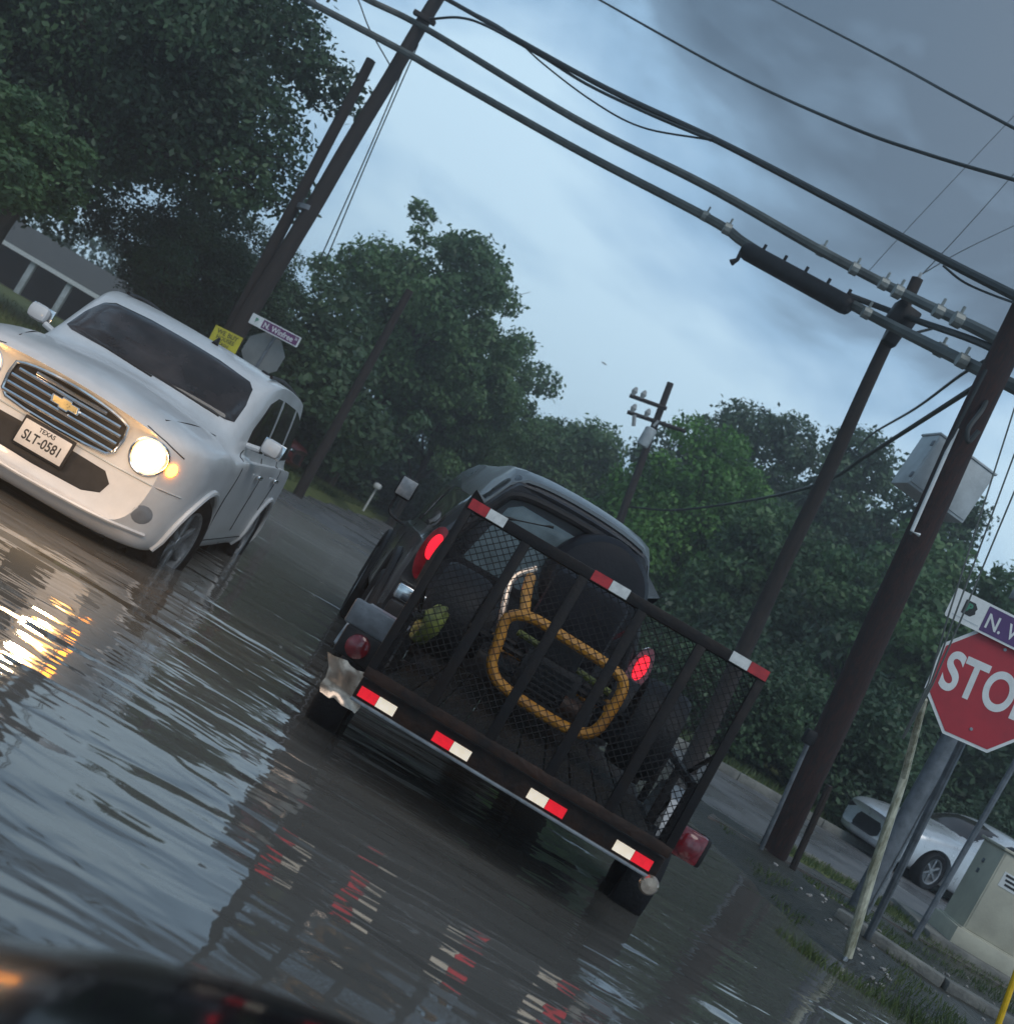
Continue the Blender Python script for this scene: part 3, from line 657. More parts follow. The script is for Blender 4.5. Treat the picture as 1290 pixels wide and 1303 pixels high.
# ---------------------------------------------------------------- mesh-gate utility trailer
TX, TY, TR = .585, 5.16, R(-4.0)
def trailer():
    root = thing('utility_trailer', 'black open utility trailer with tall wire mesh ramp gate and red white tape', 'trailer', (TX, TY, 0), TR)
    Wd, Ln, z0 = 1.53, 2.45, .325
    h = Wd / 2
    # frame
    b = MB(); b.bbox((0, .03, z0 + .055), (Wd, .06, .11), .006); b.build('rear_crossmember', 'rusty_steel', root)
    b = MB(); b.bbox((0, -.008, z0 + .008), (Wd, .02, .014), .003); b.build('rear_lip', 'galvanised', root)
    for sg in (1, -1):
        b = MB(); b.bbox((sg * (h - .03), Ln / 2 + .06, z0 + .055), (.06, Ln, .10), .006); b.build('side_beam', 'trailer_steel', root)
        b = MB(); b.tube([(sg * (h - .03), .1, z0 + .43), (sg * (h - .03), Ln, z0 + .43)], .022, 8); b.build('side_rail', 'trailer_steel', root)
        for k in range(5):
            b = MB(); b.bbox((sg * (h - .03), .12 + k * (Ln - .14) / 4, z0 + .27), (.04, .04, .30), .004); b.build('rail_post', 'trailer_steel', root)
    b = MB(); b.bbox((0, Ln + .05, z0 + .055), (Wd, .06, .10), .006); b.build('front_crossmember', 'trailer_steel', root)
    b = MB(); b.tube([(-h, Ln, z0 + .43), (h, Ln, z0 + .43)], .022, 8); b.build('front_rail', 'trailer_steel', root)
    b = MB()
    for k in range(10):
        b.bbox((-h + .06 + (k + .5) * (Wd - .12) / 10, Ln / 2 + .06, z0 + .115), ((Wd - .12) / 10 - .008, Ln - .08, .03), .003)
        b.build('deck_board', 'deck_wood', root); b = MB()
    # drawbar
    b = MB()
    for sg in (1, -1): b.tube([(sg * .5, Ln - .1, z0), (0, Ln + 1.0, z0 + .03)], .035, 6)
    b.build('drawbar', 'trailer_steel', root)
    b = MB(); b.tube([(0, Ln + .95, z0 + .03), (0, Ln + 1.2, z0 + .06)], .045, 8); b.build('coupler', 'trailer_steel', root)
    # wheels and fenders
    put_wheels(root, [(h + .10, 1.05, .13, 0), (-h - .15, 1.0, .15, 0)], .27, .18, 'grey_paint', 5)
    b = MB(); b.tube([(-h - .1, 1.0, .20), (h + .1, 1.0, .20)], .03, 8); b.build('axle', 'trailer_steel', root)
    for sg in (1, -1):
        b = MB(); prof = [(-.40, .42), (-.38, .47), (-.27, .60), (-.1, .63), (.14, .63), (.30, .60), (.43, .46), (.47, .30)]
        x0, x1 = sg * (h + .015), sg * (h + (.275 if sg < 0 else .12)); vs = []
        for x in (x0, x1):
            for (y, z) in prof: vs.append((x, 1.0 + y, z))
        for x in (x0, x1 - sg * .006):
            for (y, z) in prof: vs.append((x, 1.0 + y * .985, z - .008))
        n = len(prof); fs = []
        for i in range(n - 1): fs += [(i, i + 1, n + i + 1, n + i), (2 * n + i, 2 * n + i + 1, 3 * n + i + 1, 3 * n + i)]
        for i in range(n - 1): fs += [(i, i + 1, 2 * n + i + 1, 2 * n + i), (n + i, n + i + 1, 3 * n + i + 1, 3 * n + i)]
        b.add(vs, fs); fd = b.build('fender', 'galvanised', root, smooth=False)
        b = MB()
        vs = [(x1, 1.0 + y, z) for y, z in prof] + [(x1, 1.0 + y * .93, z - .045) for y, z in prof]
        b.add(vs, [(i, i + 1, n + i + 1, n + i) for i in range(n - 1)]); b.build('fender_edge', 'galvanised' if sg < 0 else 'trailer_steel', fd, smooth=False)
        # lamp on the back of the fender
        lx, lz = sg * (h + .145), .475
        if sg < 0: b = MB(); b.bbox((lx, .53, lz + .135), (.26, .05, .13), .012); b.build('lamp_bracket', 'post_steel', root)
        b = MB(); b.bbox((lx, .51, lz), (.20, .07, .15), .015); lb = b.build('side_lamp', 'black_plastic', root)
        b = MB(); b.lathe([(0, -.035), (.035, -.034), (.058, -.022), (.062, 0), (0, 0)], (lx, .472, lz), 'Y', 24); b.build('lamp_lens', 'red_lens', lb)
    b = MB(); b.bbox((h + .145, .50, .475), (.16, .09, .15), .02); b.build('reflector_block', 'red_lens', root)
    # crumpled plate under the left lamp
    b = MB(); vs = []; rr = random.Random(4)
    for j in range(6):
        for i in range(6): vs.append((-h - .25 + i * .042 + rr.uniform(-.012, .012) + j * .012, .48 + rr.uniform(-.028, .028), .385 - j * .036 + rr.uniform(-.01, .01)))
    b.add(vs, [(j * 6 + i, j * 6 + i + 1, (j + 1) * 6 + i + 1, (j + 1) * 6 + i) for j in range(5) for i in range(5)]); b.build('bent_plate', 'foil', root, ang=80)
    # gate: hinged at the rear beam, upright and leaning a little forward
    gz, gh, lean = z0 + .115, .895, R(6)
    G = Matrix.Translation((0, -.03, gz)) @ Matrix.Rotation(-lean, 4, 'X')   # gate plane: local x across, z up
    Gr = Matrix.Rotation(-lean, 3, 'X')
    P = lambda x, z, y=0: G @ Vector((x, y, z))
    gate = MB(); gate.bbox(P(0, gh), (Wd, .04, .052), .004, M=Gr); gate = gate.build('gate', 'trailer_steel', root)
    b = MB(); b.bbox(P(0, .03), (Wd, .035, .05), .004, M=Gr); b.build('gate_bottom_bar', 'rusty_steel', gate)
    bays = 5
    for k in range(bays + 1):
        x = -h + .02 + k * (Wd - .04) / bays; wd = .042 if k in (0, bays) else .048
        b = MB(); b.bbox(P(x, gh / 2 + .02, -.004), (wd, .028, gh - .06), .004, M=Gr); b.build('gate_bar', 'trailer_steel', gate)
    # expanded metal
    b = MB(); cw, ch = .0437, .0190; nx = int(Wd / cw); nzr = int((gh - .07) / ch); cw = (Wd - .05) / nx
    vs, fs = [], []
    for j in range(nzr):
        z = .055 + j * ch
        for i in range(2 * nx):
            up_ = (i + j) % 2
            xa, xb = -h + .025 + i * cw / 2, -h + .025 + (i + 1) * cw / 2
            za, zb = (z, z + ch) if up_ else (z + ch, z)
            o = len(vs); t = .0024
            for (x, zz) in ((xa, za), (xb, zb)):
                for dy, dz in ((-.0035, -t), (.0035, -t), (.0035, t), (-.0035, t)): vs.append(P(x, zz + dz, .014 + dy))
            fs += [(o, o + 1, o + 5, o + 4), (o + 1, o + 2, o + 6, o + 5), (o + 2, o + 3, o + 7, o + 6), (o + 3, o, o + 4, o + 7)]
    me = bpy.data.meshes.new('wire_mesh'); me.from_pydata([tuple(v) for v in vs], [], fs); me.materials.append(MT['trailer_steel'])
    tag(link('wire_mesh', me, gate), kind='stuff')
    # reflective tape
    def tape(c, M, red_left, par, dull=False):
        W_ = .092; Hh = .048
        for s, m in ((-1, 'tape_red' if red_left else 'tape_white'), (1, 'tape_white' if red_left else 'tape_red')):
            if dull: m += '_dull'
            bb = MB(); bb.box(Vector(c) + M @ Vector((s * W_ / 2, 0, 0)), (W_ - .002, .003, Hh), M=M); bb.build('reflective_tape', m, par, smooth=False)
    I = Matrix.Identity(3)
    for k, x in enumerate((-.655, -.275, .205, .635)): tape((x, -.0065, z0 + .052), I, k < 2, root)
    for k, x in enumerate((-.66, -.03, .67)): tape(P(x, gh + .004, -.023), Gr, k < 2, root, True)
    b = MB(); b.lathe([(0, -.02), (.035, -.018), (.045, 0), (0, 0)], (h - .01, -.01, z0 - .02), 'Y', 16); b.build('amber_marker', 'foil', root)
    # gate assist pieces
    for sg in (1, -1):
        b = MB(); b.tube([P(sg * (h - .02), .5, .03), (sg * (h - .03), .45, z0 + .44)], .012, 6); b.build('gate_stay', 'trailer_steel', root)
trailer()
TM = Matrix.Translation((TX, TY, 0)) @ Matrix.Rotation(TR, 4, 'Z')
def on_trailer(p): return TM @ Vector(p)

# go-kart like buggy with yellow tube frame on the deck
def buggy():
    p = on_trailer((-.05, .95, .56)); root = thing('go_kart', 'yellow tube framed go-kart with fat black tyres loaded on the trailer', 'go-kart', p, TR)
    Y_ = 'yellow_paint'
    def tb(name, pts, r=.030, m=Y_, k=6): b = MB(); b.tube(spline(pts, k), r, 10); return b.build(name, m, root)
    # rear hoop: leaning rounded rectangle
    hoop = [(-.30, 0, .26), (-.32, 0, .40), (-.22, 0, .47), (.0, 0, .47), (.28, 0, .455), (.37, 0, .40), (.38, 0, .24), (.36, 0, .09), (.27, 0, .03), (.05, 0, .02), (-.18, 0, .045), (-.27, 0, .12)]
    P_ = [Vector((q[0], q[1], .03 + q[2] * .88)) for q in hoop]; P2 = P_ * 3; sp = spline(P2, 5); L_ = len(P_) * 5
    b = MB(); b.tube(sp[L_:2 * L_], .031, 10, closed=True); b.build('rear_hoop', Y_, root)
    tb('frame_tube', [(-.26, .02, .45), (-.31, .10, .56), (-.33, .3, .62)])
    tb('frame_tube', [(-.24, .12, .34), (.0, .14, .33), (.34, .12, .31)], .02, 'yellow_green')
    tb('frame_tube', [(.36, .02, .24), (.38, .4, .24), (.34, .9, .15)], .022)
    tb('frame_tube', [(-.29, .02, .24), (-.34, .4, .24), (-.30, .9, .15)], .022)
    tb('frame_tube', [(-.34, .4, .30), (-.42, .5, .55), (-.34, .60, .68)], .02, 'foil')
    tb('front_bumper', [(-.30, .9, .15), (-.22, 1.15, .16), (.22, 1.15, .16), (.34, .9, .15)], .022)
    tm, rm = wheel_meshes(.25, .26, 'grey_paint', 4)
    for x, y, s in ((.60, .10, 1), (-.60, .10, 1), (.50, 1.0, .8), (-.50, 1.0, .8)):
        w = link('wheel', tm, root, (x, y, .25 * s - .0), (0, 0, 0 if x > 0 else math.pi)); w.scale = (s, s, s); link('rim', rm, w)
    b = MB(); b.tube([(-.5, .10, .24), (.5, .10, .24)], .02, 8); b.build('axle', 'trailer_steel', root)
    # engine block, seat, floor
    b = MB(); b.bbox((.02, .18, .20), (.34, .26, .22), .03); b.bbox((.02, .16, .36), (.22, .20, .12), .02)
    for k in range(6): b.box((.02, .04, .12 + k * .03), (.26, .02, .008))
    b.build('engine', 'black_plastic', root)
    b = MB(); b.tube([(.14, .02, .14), (.24, .02, .14)], .05, 12); b.build('muffler', 'rusty_steel', root)
    b = MB(); b.bbox((0, .62, .30), (.46, .44, .12), .05); b.bbox((0, .42, .52), (.46, .10, .50), .045, M=Matrix.Rotation(R(12), 3, 'X')); b.build('seat', 'vinyl', root)
    b = MB(); b.bbox((0, .7, .12), (.62, 1.0, .03), .01); b.build('floor_pan', 'black_plastic', root)
    b = MB(); b.tube([(0, .98, .2), (0, .82, .52)], .014, 8); b.tube([(.15 * math.cos(a), .82 + .06 * math.sin(a), .52 + .13 * math.sin(a)) for a in np.linspace(0, 6.283, 21)[:-1]], .013, 8, closed=True); b.build('steering_wheel', 'black_plastic', root)
buggy()
# yellow-green bag beside the kart's left wheel
def bag():
    p = on_trailer((-.68, .62, .56)); me = bpy.data.meshes.new('safety_bag'); bm = bmesh.new(); bmesh.ops.create_icosphere(bm, subdivisions=4, radius=1)
    for v in bm.verts:
        n = mn.noise(v.co * 3.2) * .16 + mn.noise(v.co * 8) * .07; v.co *= (1 + n); v.co = Vector((v.co.x * .06, v.co.y * .12, max(-.9, v.co.z) * .12))
    bm.to_mesh(me); bm.free(); me.materials.append(MT['yellow_green']); me.shade_smooth()
    o = link('safety_bag', me, None, tuple(p + Vector((0, 0, .17))), (0, R(14), 0)); tag(o, 'crumpled yellow-green bag stuffed behind the kart wheel in the trailer', 'bag')
bag()

# ---------------------------------------------------------------- silver saloon on the cross street, and a van far behind
def saloon(name, label, loc, rz, paint, van=False):
    root = thing(name, label, 'van' if van else 'car', loc, rz)
    B = lambda zb, xb, *p: [(0, zb), (xb, zb)] + list(p[:-1]) + [(0, p[-1])]
    k = 1.35 if van else 1.0; g = lambda z: 1.02 + (z - 1.02) * (2.0 if van else 1)
    rows = [(-2.35, B(.30, .45, (.58, .34), (.62, .45), (.60, .60), (.50, .66), (.38, .69), (.2, .70), .70)),
     (-2.27, B(.20, .6, (.76, .26), (.80, .45), (.76, .66), (.62, .72), (.45, .75), (.24, .765), .77)),
     (-2.0, B(.17, .66, (.84, .25), (.88, .48), (.84, .74), (.70, .80), (.50, .83), (.26, .85), .855)),
     (-1.3, B(.17, .7, (.87, .25), (.90, .52), (.87, .83), (.74, .89), (.55, .93), (.28, .96), .965)),
     (-.85, B(.17, .7, (.87, .25), (.90, .55), (.87, .88), (.76, .93), (.60, .98), (.32, 1.02), 1.03)),
     (-.35, B(.17, .7, (.87, .25), (.90, .55), (.875, .90), (.80, .96), (.66, g(1.20)), (.42, g(1.27)), g(1.29))),
     (.10, B(.17, .7, (.87, .25), (.90, .55), (.88, .91), (.80, .97), (.63, g(1.32)), (.42, g(1.41)), g(1.43))),
     (.70, B(.17, .7, (.87, .25), (.90, .55), (.88, .92), (.80, .98), (.62, g(1.33)), (.42, g(1.42)), g(1.44))),
     (1.35, B(.18, .7, (.87, .26), (.90, .55), (.88, .94), (.79, 1.0), (.62, g(1.22)), (.42, g(1.30)), g(1.32))),
     (1.95, B(.20, .68, (.86, .28), (.89, .55), (.86, .94), (.76, 1.0), (.62, g(1.05)), (.4, g(1.07)), g(1.08))),
     (2.30, B(.28, .6, (.78, .34), (.82, .55), (.78, .88), (.68, .95), (.52, .98), (.3, 1.0), 1.0))]
    lf = Loft(rows, (.34, .88, 2.4), (.16, .88, 2.5))
    me = lf.body([(s * .9, y, .31, .37, .6) for s in (1, -1) for y in (-1.42, 1.32)], 4, 4); me.materials.clear(); me.materials.append(MT[paint]); link('body', me, root)
    put_wheels(root, [(.79, -1.42, .32, R(12)), (-.79, -1.42, .32, R(12)), (.79, 1.32, .32, 0), (-.79, 1.32, .32, 0)], .32, .22, 'galvanised', 6)
    F = lf.front
    for s in (1, -1):
        for wy in (-1.42, 1.32): b = MB(); b.tube([(s * .45, wy, .34), (s * .56, wy, .34)], .36, 24); b.build('arch_liner', 'black_plastic', root)
    z = 1.40 if not van else 1.78
    lf.patch([(-.62, 1.02), (0, 1.045), (.62, 1.02), (.60, 1.12), (.50, z - .06), (0, z - .01), (-.50, z - .06), (-.60, 1.12)], F, .006, 7).build('windscreen', 'car_glass', root)
    lf.patch([(-.26, .56), (.26, .56), (.33, .48), (.34, .36), (.26, .30), (-.26, .30), (-.34, .36), (-.33, .48)], F, .005, 5).build('grille', 'black_plastic', root)
    for s in (1, -1):
        hl = lf.patch([(s * .42, .60), (s * .60, .53), (s * .82, .57), (s * .83, .65), (s * .62, .655)], F, .008, 4).build('headlight', 'black_plastic', root)
        lf.patch([(s * .60, .57), (s * .70, .565), (s * .70, .625), (s * .60, .625)], F, .018, 3).build('lens', 'chrome', hl)
        lf.patch([(s * .58, .30), (s * .72, .32), (s * .72, .40), (s * .60, .40)], F, .005, 3).build('fog_recess', 'black_plastic', root)
        sf = lambda y, zz, s=s: lf.side(y, zz, s)
        zt = 1.33 if not van else 1.6
        for poly in ([(-.55, .99), (.28, .99), (.28, zt), (.05, zt - .02), (-.2, zt - .12)], [(.36, .99), (1.15, 1.0), (1.0, zt - .06), (.36, zt)]): lf.patch(poly, sf, .006).build('side_window', 'car_glass', root)
        for pts in ([(-.78, .28), (-.80, .60), (-.70, .90)], [(.32, .28), (.32, .96)], [(-.78, .28), (.9, .28)], [(1.05, .65), (1.2, .96)]): lf.line(pts, sf, .006).build('door_seam', 'black_plastic', root)
        h, n = sf(-.50, .98)
        b = MB(); b.tube([h, h + Vector((s * .1, 0, .02))], .02, 6); b.bbox(h + Vector((s * .16, 0, .05)), (.2, .1, .13), .04); b.build('door_mirror', paint, root)
        for y in (.16, 1.0): h, n = sf(y, .80); b = MB(); b.bbox(h + n * .015, (.03, .18, .03), .01); b.build('door_handle', 'chrome', root)
    b = MB(); b.box((0, 0, .27), (1.2, 4.0, .14)); b.build('underbody', 'black_plastic', root)
    return root
saloon('silver_car', 'silver saloon car crossing behind the grey posts on the side street', (9.75, 20.1, .03), R(-70), 'silver_paint')
saloon('red_van', 'dark red van with pale roof parked on the grass behind the white car', (-7.9, 32.6, .22), R(84), 'red_paint', True)
rv = bpy.data.objects['red_van']
b = MB(); b.bbox((0, .55, 1.93), (1.25, 2.0, .10), .05); b.build('roof', 'white_paint', rv)

# ---------------------------------------------------------------- poles
def pole(name, label, top, base, d0, d1, r0, r1, m='creosote', cat='utility pole', z=-.2, group=None, bumps=True):
    """wooden pole from the ground to the top; the foot is set at distance d0, the top at d1"""
    a = at(*base, d0); t = at(*top, d1); dirv = (t - a).normalized()
    a = a + dirv * ((z - a.z) / dirv.z)
    n = 14; pts = [a.lerp(t, i / n) for i in range(n + 1)]
    for i in range(1, n): pts[i] += Vector((mn.noise(pts[i] * .6 + Vector((r0 * 90, 0, 0))), 0, 0)) * .025
    root = thing(name, label, cat, a, 0, group); M = Matrix.Translation(-a)
    # slightly uneven round, with long checks in the wood
    n = 40; P_ = [a.lerp(t, i / n) + Vector((mn.noise(a.lerp(t, i / n) * .6 + Vector((r0 * 90, 0, 0))), 0, 0)) * .025 for i in range(n + 1)]
    b = MB(); k_ = 22; vs = []; u, w = frame_of(dirv)
    for i, p in enumerate(P_):
        rad = r0 + (r1 - r0) * i / n
        for k in range(k_):
            an = 2 * math.pi * k / k_; d = u * math.cos(an) + w * math.sin(an)
            g = mn.noise(Vector((math.cos(an) * 3, math.sin(an) * 3, i * .10 + r0 * 70))); g2 = mn.noise(Vector((math.cos(an) * 9, math.sin(an) * 9, i * .22)))
            vs.append(p - a + d * rad * (1 + .05 * g - .09 * max(0, g2 - .25)))
    b.add(vs, [(i * k_ + k, i * k_ + (k + 1) % k_, (i + 1) * k_ + (k + 1) % k_, (i + 1) * k_ + k) for i in range(n) for k in range(k_)] + [tuple(n * k_ + k for k in range(k_))]); b.build('shaft', m, root)
    return root, a, t
def local(root, p): return Vector(p) - Vector(root.location)
def ltube(root, name, pts, r, m, n=8, parent=None):
    b = MB(); b.tube([local(root, p) for p in pts], r, n); return b.build(name, m, parent or root)
def cam_box(root, name, p, size, m, bev=.02, yaw=0.0, lean=0.0, parent=None):
    M = Matrix.Rotation(yaw, 3, 'Z') @ Matrix.Rotation(lean, 3, 'Y')
    b = MB(); b.bbox(local(root, p), size, bev, M=M); return b.build(name, m, parent or root)
# tall pole on the left with the sawn-off old pole lashed to it
pA, a, t = pole('utility_pole', 'tall wooden utility pole on the left with an old stump pole beside it', (577, -38), (300, 428), 24, 24, .20, .135)
cam_box(pA, 'bracket', at(540, 22, 23.8), (.5, .12, .10), 'creosote', .02)
pS, a, t = pole('pole_stump', 'shorter sawn-off wooden pole lashed beside the tall left pole', (472, 76), (296, 412), 24.2, 24.2, .15, .105)
ltube(pS, 'lashing_band', [at(391, 262, 24.0), at(389, 268, 24.0)], .20, 'post_steel', 14)
pB, a, t = pole('utility_pole', 'thin dark pole standing in front of the middle tree', (521, 369), (400, 592), 27, 27, .13, .09)
# small far pole with two crossarms and a transformer
pC, a, t = pole('utility_pole', 'far leaning pole with two short crossarms and a small grey transformer', (853, 487), (777, 693), 33, 33, .14, .095)
for (x0, y0, x1, y1) in ((801, 503, 848, 520), (798, 524, 872, 549)):
    p0, p1 = at(x0, y0, 32.8), at(x1, y1, 32.8); b = MB(); b.tube([local(pC, p0), local(pC, p1)], .06, 4); arm = b.build('crossarm', 'creosote', pC)
    for f in (.06, .3): q = p0.lerp(p1, f); ltube(pC, 'insulator', [q, q + Vector((0, 0, .16)), q + Vector((0, 0, .28))], [.03, .09, .04], 'porcelain', 8, arm)
p = at(823, 556, 32.7); b = MB(); b.lathe([(0, -.28), (.15, -.28), (.17, -.24), (.17, .24), (.13, .28), (0, .30)], local(pC, p), 'Z', 16); tr_ = b.build('transformer', 'box_grey', pC)
ltube(pC, 'bushing', [p + Vector((0, 0, .36)), p + Vector((.05, 0, .55))], .04, 'porcelain', 6, tr_)
ltube(pC, 'cutout', [at(807, 528, 32.7), at(806, 542, 32.7)], .06, 'porcelain', 6)
# middle pole on the right carrying the cable bundles
pD, a, t = pole('utility_pole', 'slim wooden pole behind the trailer where the thick cables cross', (1167, 354), (873, 985), 15.4, 15.0, .125, .075)
cam_box(pD, 'cable_bracket', at(1147, 405, 14.9), (.34, .22, .34), 'black_plastic', .03, 0, R(5))
cam_box(pD, 'junction_box', at(1136, 428, 14.8), (.18, .16, .24), 'black_plastic', .02, 0, R(5))
ltube(pD, 'pole_pin', [at(1166, 358, 15), at(1172, 347, 15)], [.03, .02], 'porcelain', 6)
ltube(pD, 'bracket_arm', [at(1158, 425, 14.9), at(1186, 418, 14.9)], .02, 'cable', 6)
# big dark red pole on the right
pE, a, t = pole('utility_pole', 'thick reddish wooden pole at the right with grey cabinet mounted high', (1345, 300), (982, 1092), 11.3, 10.6, .145, .128, 'creosote_red', z=-.15)
def onE(y, dx=0, d=11.0): x = 985 + (1092 - y) * 250 / 530 + dx; return at(x, y, d)
pc = onE(610, -14, 11.4); Mc = Matrix.Rotation(R(6), 3, 'Z') @ Matrix.Rotation(R(4.5), 3, 'Y')
b = MB(); b.bbox(local(pE, pc), (.68, .38, .56), .015, M=Mc); cb = b.build('pole_cabinet', 'box_grey', pE)
b = MB(); b.bbox(local(pE, pc) + Mc @ Vector((0, 0, .292)), (.70, .40, .022), .005, M=Mc); b.build('cabinet_lid', 'box_grey', cb)
b = MB(); b.bbox(local(pE, pc) + Mc @ Vector((-.17, -.195, 0)), (.31, .012, .50), .004, M=Mc); b.bbox(local(pE, pc) + Mc @ Vector((.17, -.195, 0)), (.31, .012, .50), .004, M=Mc); b.build('cabinet_door', 'box_grey', cb)
for dz in (-.18, .18): b = MB(); b.bbox(local(pE, pc) + Mc @ Vector((-.335, -.16, dz)), (.03, .05, .06), .005, M=Mc); b.build('hinge', 'post_steel', cb)
ltube(pE, 'drop_rod', [at(1218, 545, 10.6), at(1160, 676, 10.6), at(1170, 681, 10.6)], .018, 'sign_white')
ltube(pE, 'conduit', [onE(940, -26, 10.9), onE(1085, -22, 11.0)], .022, 'post_steel')
ltube(pE, 'conduit', [onE(1000, 27, 10.9), onE(1125, 30, 10.95)], .035, 'creosote')
ltube(pE, 'riser_pipe', [onE(470, -24, 10.5), onE(560, -27, 10.6), onE(680, -22, 10.7)], .016, 'cable')
cam_box(pE, 'meter', onE(938, -28, 10.8), (.10, .1, .14), 'black_plastic', .02)
# concrete collar at the foot of that pole
b = MB(); b.bbox((0, 0, 0), (.9, .55, .12), .03); o = b.build('footing', 'concrete_wet', None, tuple(ground(1000, 1098, .0) + Vector((0, .15, .0)))); tag(o, kind='structure')

# ---------------------------------------------------------------- overhead cables
def cable(name, label, pts, r, m='cable', group=None, n=8, k=8):
    P = [at(x, y, d) for x, y, d in pts]; o = P[0].copy(); b = MB(); b.tube([p - o for p in spline(P, k)], r, n)
    ob = b.build(name, m, None, tuple(o)); tag(ob, label, 'cable', group); return ob
cA = cable('trunk_cable', 'lowest thick grey trunk cable carrying the long black splice case', [(330, -32, 25), (390, 0, 24), (515, 66, 23.6), (560, 92, 23), (730, 188, 20), (900, 277, 17.5), (946, 308, 16.9), (1012, 349, 16), (1081, 386, 15.4), (1126, 410, 14.8), (1200, 447, 13), (1256, 475, 11.6), (1300, 497, 10.8)], .072, 'cable_grey')
cB = cable('trunk_cable', 'second thick grey trunk cable running above the splice case', [(420, -28, 25), (470, 0, 24), (540, 35, 23.8), (730, 150, 20), (900, 237, 17.5), (1041, 317, 15.8), (1154, 376, 14.8), (1250, 422, 12.2), (1310, 455, 11)], .068, 'cable_grey')
cable('power_cable', 'black twisted bundle sweeping from the pole top to the right edge', [(520, -26, 24), (571, 0, 23.6), (752, 102, 19), (911, 178, 16), (1069, 260, 13.5), (1200, 330, 11.8), (1330, 396, 10)], .046)
cable('service_cable', 'thin black cable looping loosely under the twisted bundle, upper', [(545, 24, 23.8), (585, 22, 23), (622, 34, 22), (690, 72, 20.5), (747, 107, 19), (820, 142, 17.5), (905, 178, 16)], .026)
cable('service_cable', 'thin black cable sagging lowest below the twisted bundle', [(575, 2, 23.6), (640, 36, 22), (690, 80, 20.5), (752, 127, 19), (815, 161, 17.5), (905, 178, 16)], .015)
cable('power_wire', 'single black wire crossing the sky above the bundle', [(700, -36, 24), (764, 0, 21), (922, 88, 16.5), (1069, 156, 13), (1180, 196, 11.5), (1330, 240, 10)], .019)
cable('power_wire', 'single black wire across the top right corner of the sky', [(930, -30, 20), (984, 0, 17), (1126, 74, 13), (1210, 120, 11), (1330, 184, 9.5)], .014)
cable('guy_wire', 'faint thin wire rising right from the slim pole tip, steeper', [(1174, 348, 15), (1232, 286, 19), (1330, 176, 24)], .009)
cable('guy_wire', 'faint thin wire rising right from the slim pole tip, flatter', [(1174, 348, 15), (1232, 315, 19), (1330, 268, 24)], .009)
cable('guy_wire', 'very faint thin wire in the far right sky', [(1105, 345, 30), (1146, 300, 30), (1290, 147, 30), (1330, 105, 30)], .010)
cable('support_strand', 'straight cable between splice case and right pole along the bracket', [(1081, 376, 15.4), (1150, 402, 14.9), (1239, 433, 12.4), (1300, 462, 11)], .042)
cable('service_cable', 'black service cable dropping left from the big pole across the trees', [(1275, 468, 11), (1262, 478, 11.3), (1107, 577, 17), (1044, 615, 21), (959, 636, 27), (860, 649, 31), (800, 645, 33)], .030)
cable('service_cable', 'thin service cable dropping left above the tree tops', [(1290, 440, 11), (1227, 474, 13), (1164, 520, 17), (1107, 554, 23), (1090, 575, 27)], .020)
cable('drip_loop', 'black cable loop hanging beside the big right pole', [(1262, 492, 10.8), (1250, 520, 10.6), (1232, 545, 10.5), (1232, 562, 10.5), (1245, 548, 10.5)], .022)
cable('guy_wire', 'thin wire slanting left of the tall left pole', [(440, -30, 24), (456, 0, 24), (470, 36, 24), (497, 84, 24)], .014)
for i, (x0, x1) in enumerate(((532, 407), (524, 415))):
    cable('guy_wire', ['left one of the two thin stay wires beside the tall left pole', 'right one of the two thin stay wires beside the tall left pole'][i], [(x0 - 6 + i * 14, 56, 24), ((x0 + x1) / 2 + i * 4, 190, 24), (x1, 330, 24)], .014)
cable('slack_wire', 'slack thin wire sagging under the bundle at the right edge', [(1200, 338, 11.6), (1225, 358, 11.4), (1260, 374, 11), (1310, 392, 10)], .012)
# splice case, clamps
def case():
    root = thing('splice_case', 'long black splice case hanging on the lowest trunk cable', 'splice case', at(945, 318, 16.8))
    b = MB(); p0, p1 = at(946, 317, 16.7), at(1082, 391, 15.3); L_ = [p0.lerp(p1, f) for f in (0, .02, .06, .5, .94, .98, 1)]
    b.tube([local(root, q) for q in L_], [.06, .12, .135, .135, .135, .12, .07], 12); b.build('shell', 'black_plastic', root)
    for f in (.15, .35, .55, .75, .93):
        q = p0.lerp(p1, f); ltube(root, 'clip', [q + Vector((0, -.05, .10)), q + Vector((0, -.05, .19))], .025, 'black_plastic', 6)
    ltube(root, 'hook', [at(944, 318, 16.6), at(938, 330, 16.6), at(930, 334, 16.6)], [.03, .03, .05], 'black_plastic')
case()
def clamps(pts, d0, d1, name, label):
    root = thing(name, label, 'cable clamps', at(pts[0][0], pts[0][1], d0))
    for i, (x, y) in enumerate(pts):
        d = d0 + (d1 - d0) * i / (len(pts) - 1); q = at(x, y, d); dv = (at(x + 6, y + 3.1, d) - q).normalized()
        b = MB(); b.tube([local(root, q - dv * .05), local(root, q + dv * .05)], .083 if i % 2 else .076, 10); b.build('clamp', 'clamp', root)
        ltube(root, 'bolt', [q + Vector((0, 0, .06)), q + Vector((0, 0, .16))], .018, 'clamp', 6)
clamps([(1045, 319), (1087, 342), (1124, 361), (1142, 371), (1194, 396), (1218, 407)], 15.8, 12.3, 'cable_clamps', 'row of pale clamps along the upper trunk cable')
clamps([(897, 275), (925, 291), (1102, 398), (1196, 445), (1224, 459)], 17.5, 12.0, 'cable_clamps', 'pale clamps along the trunk cable either side of the splice case')

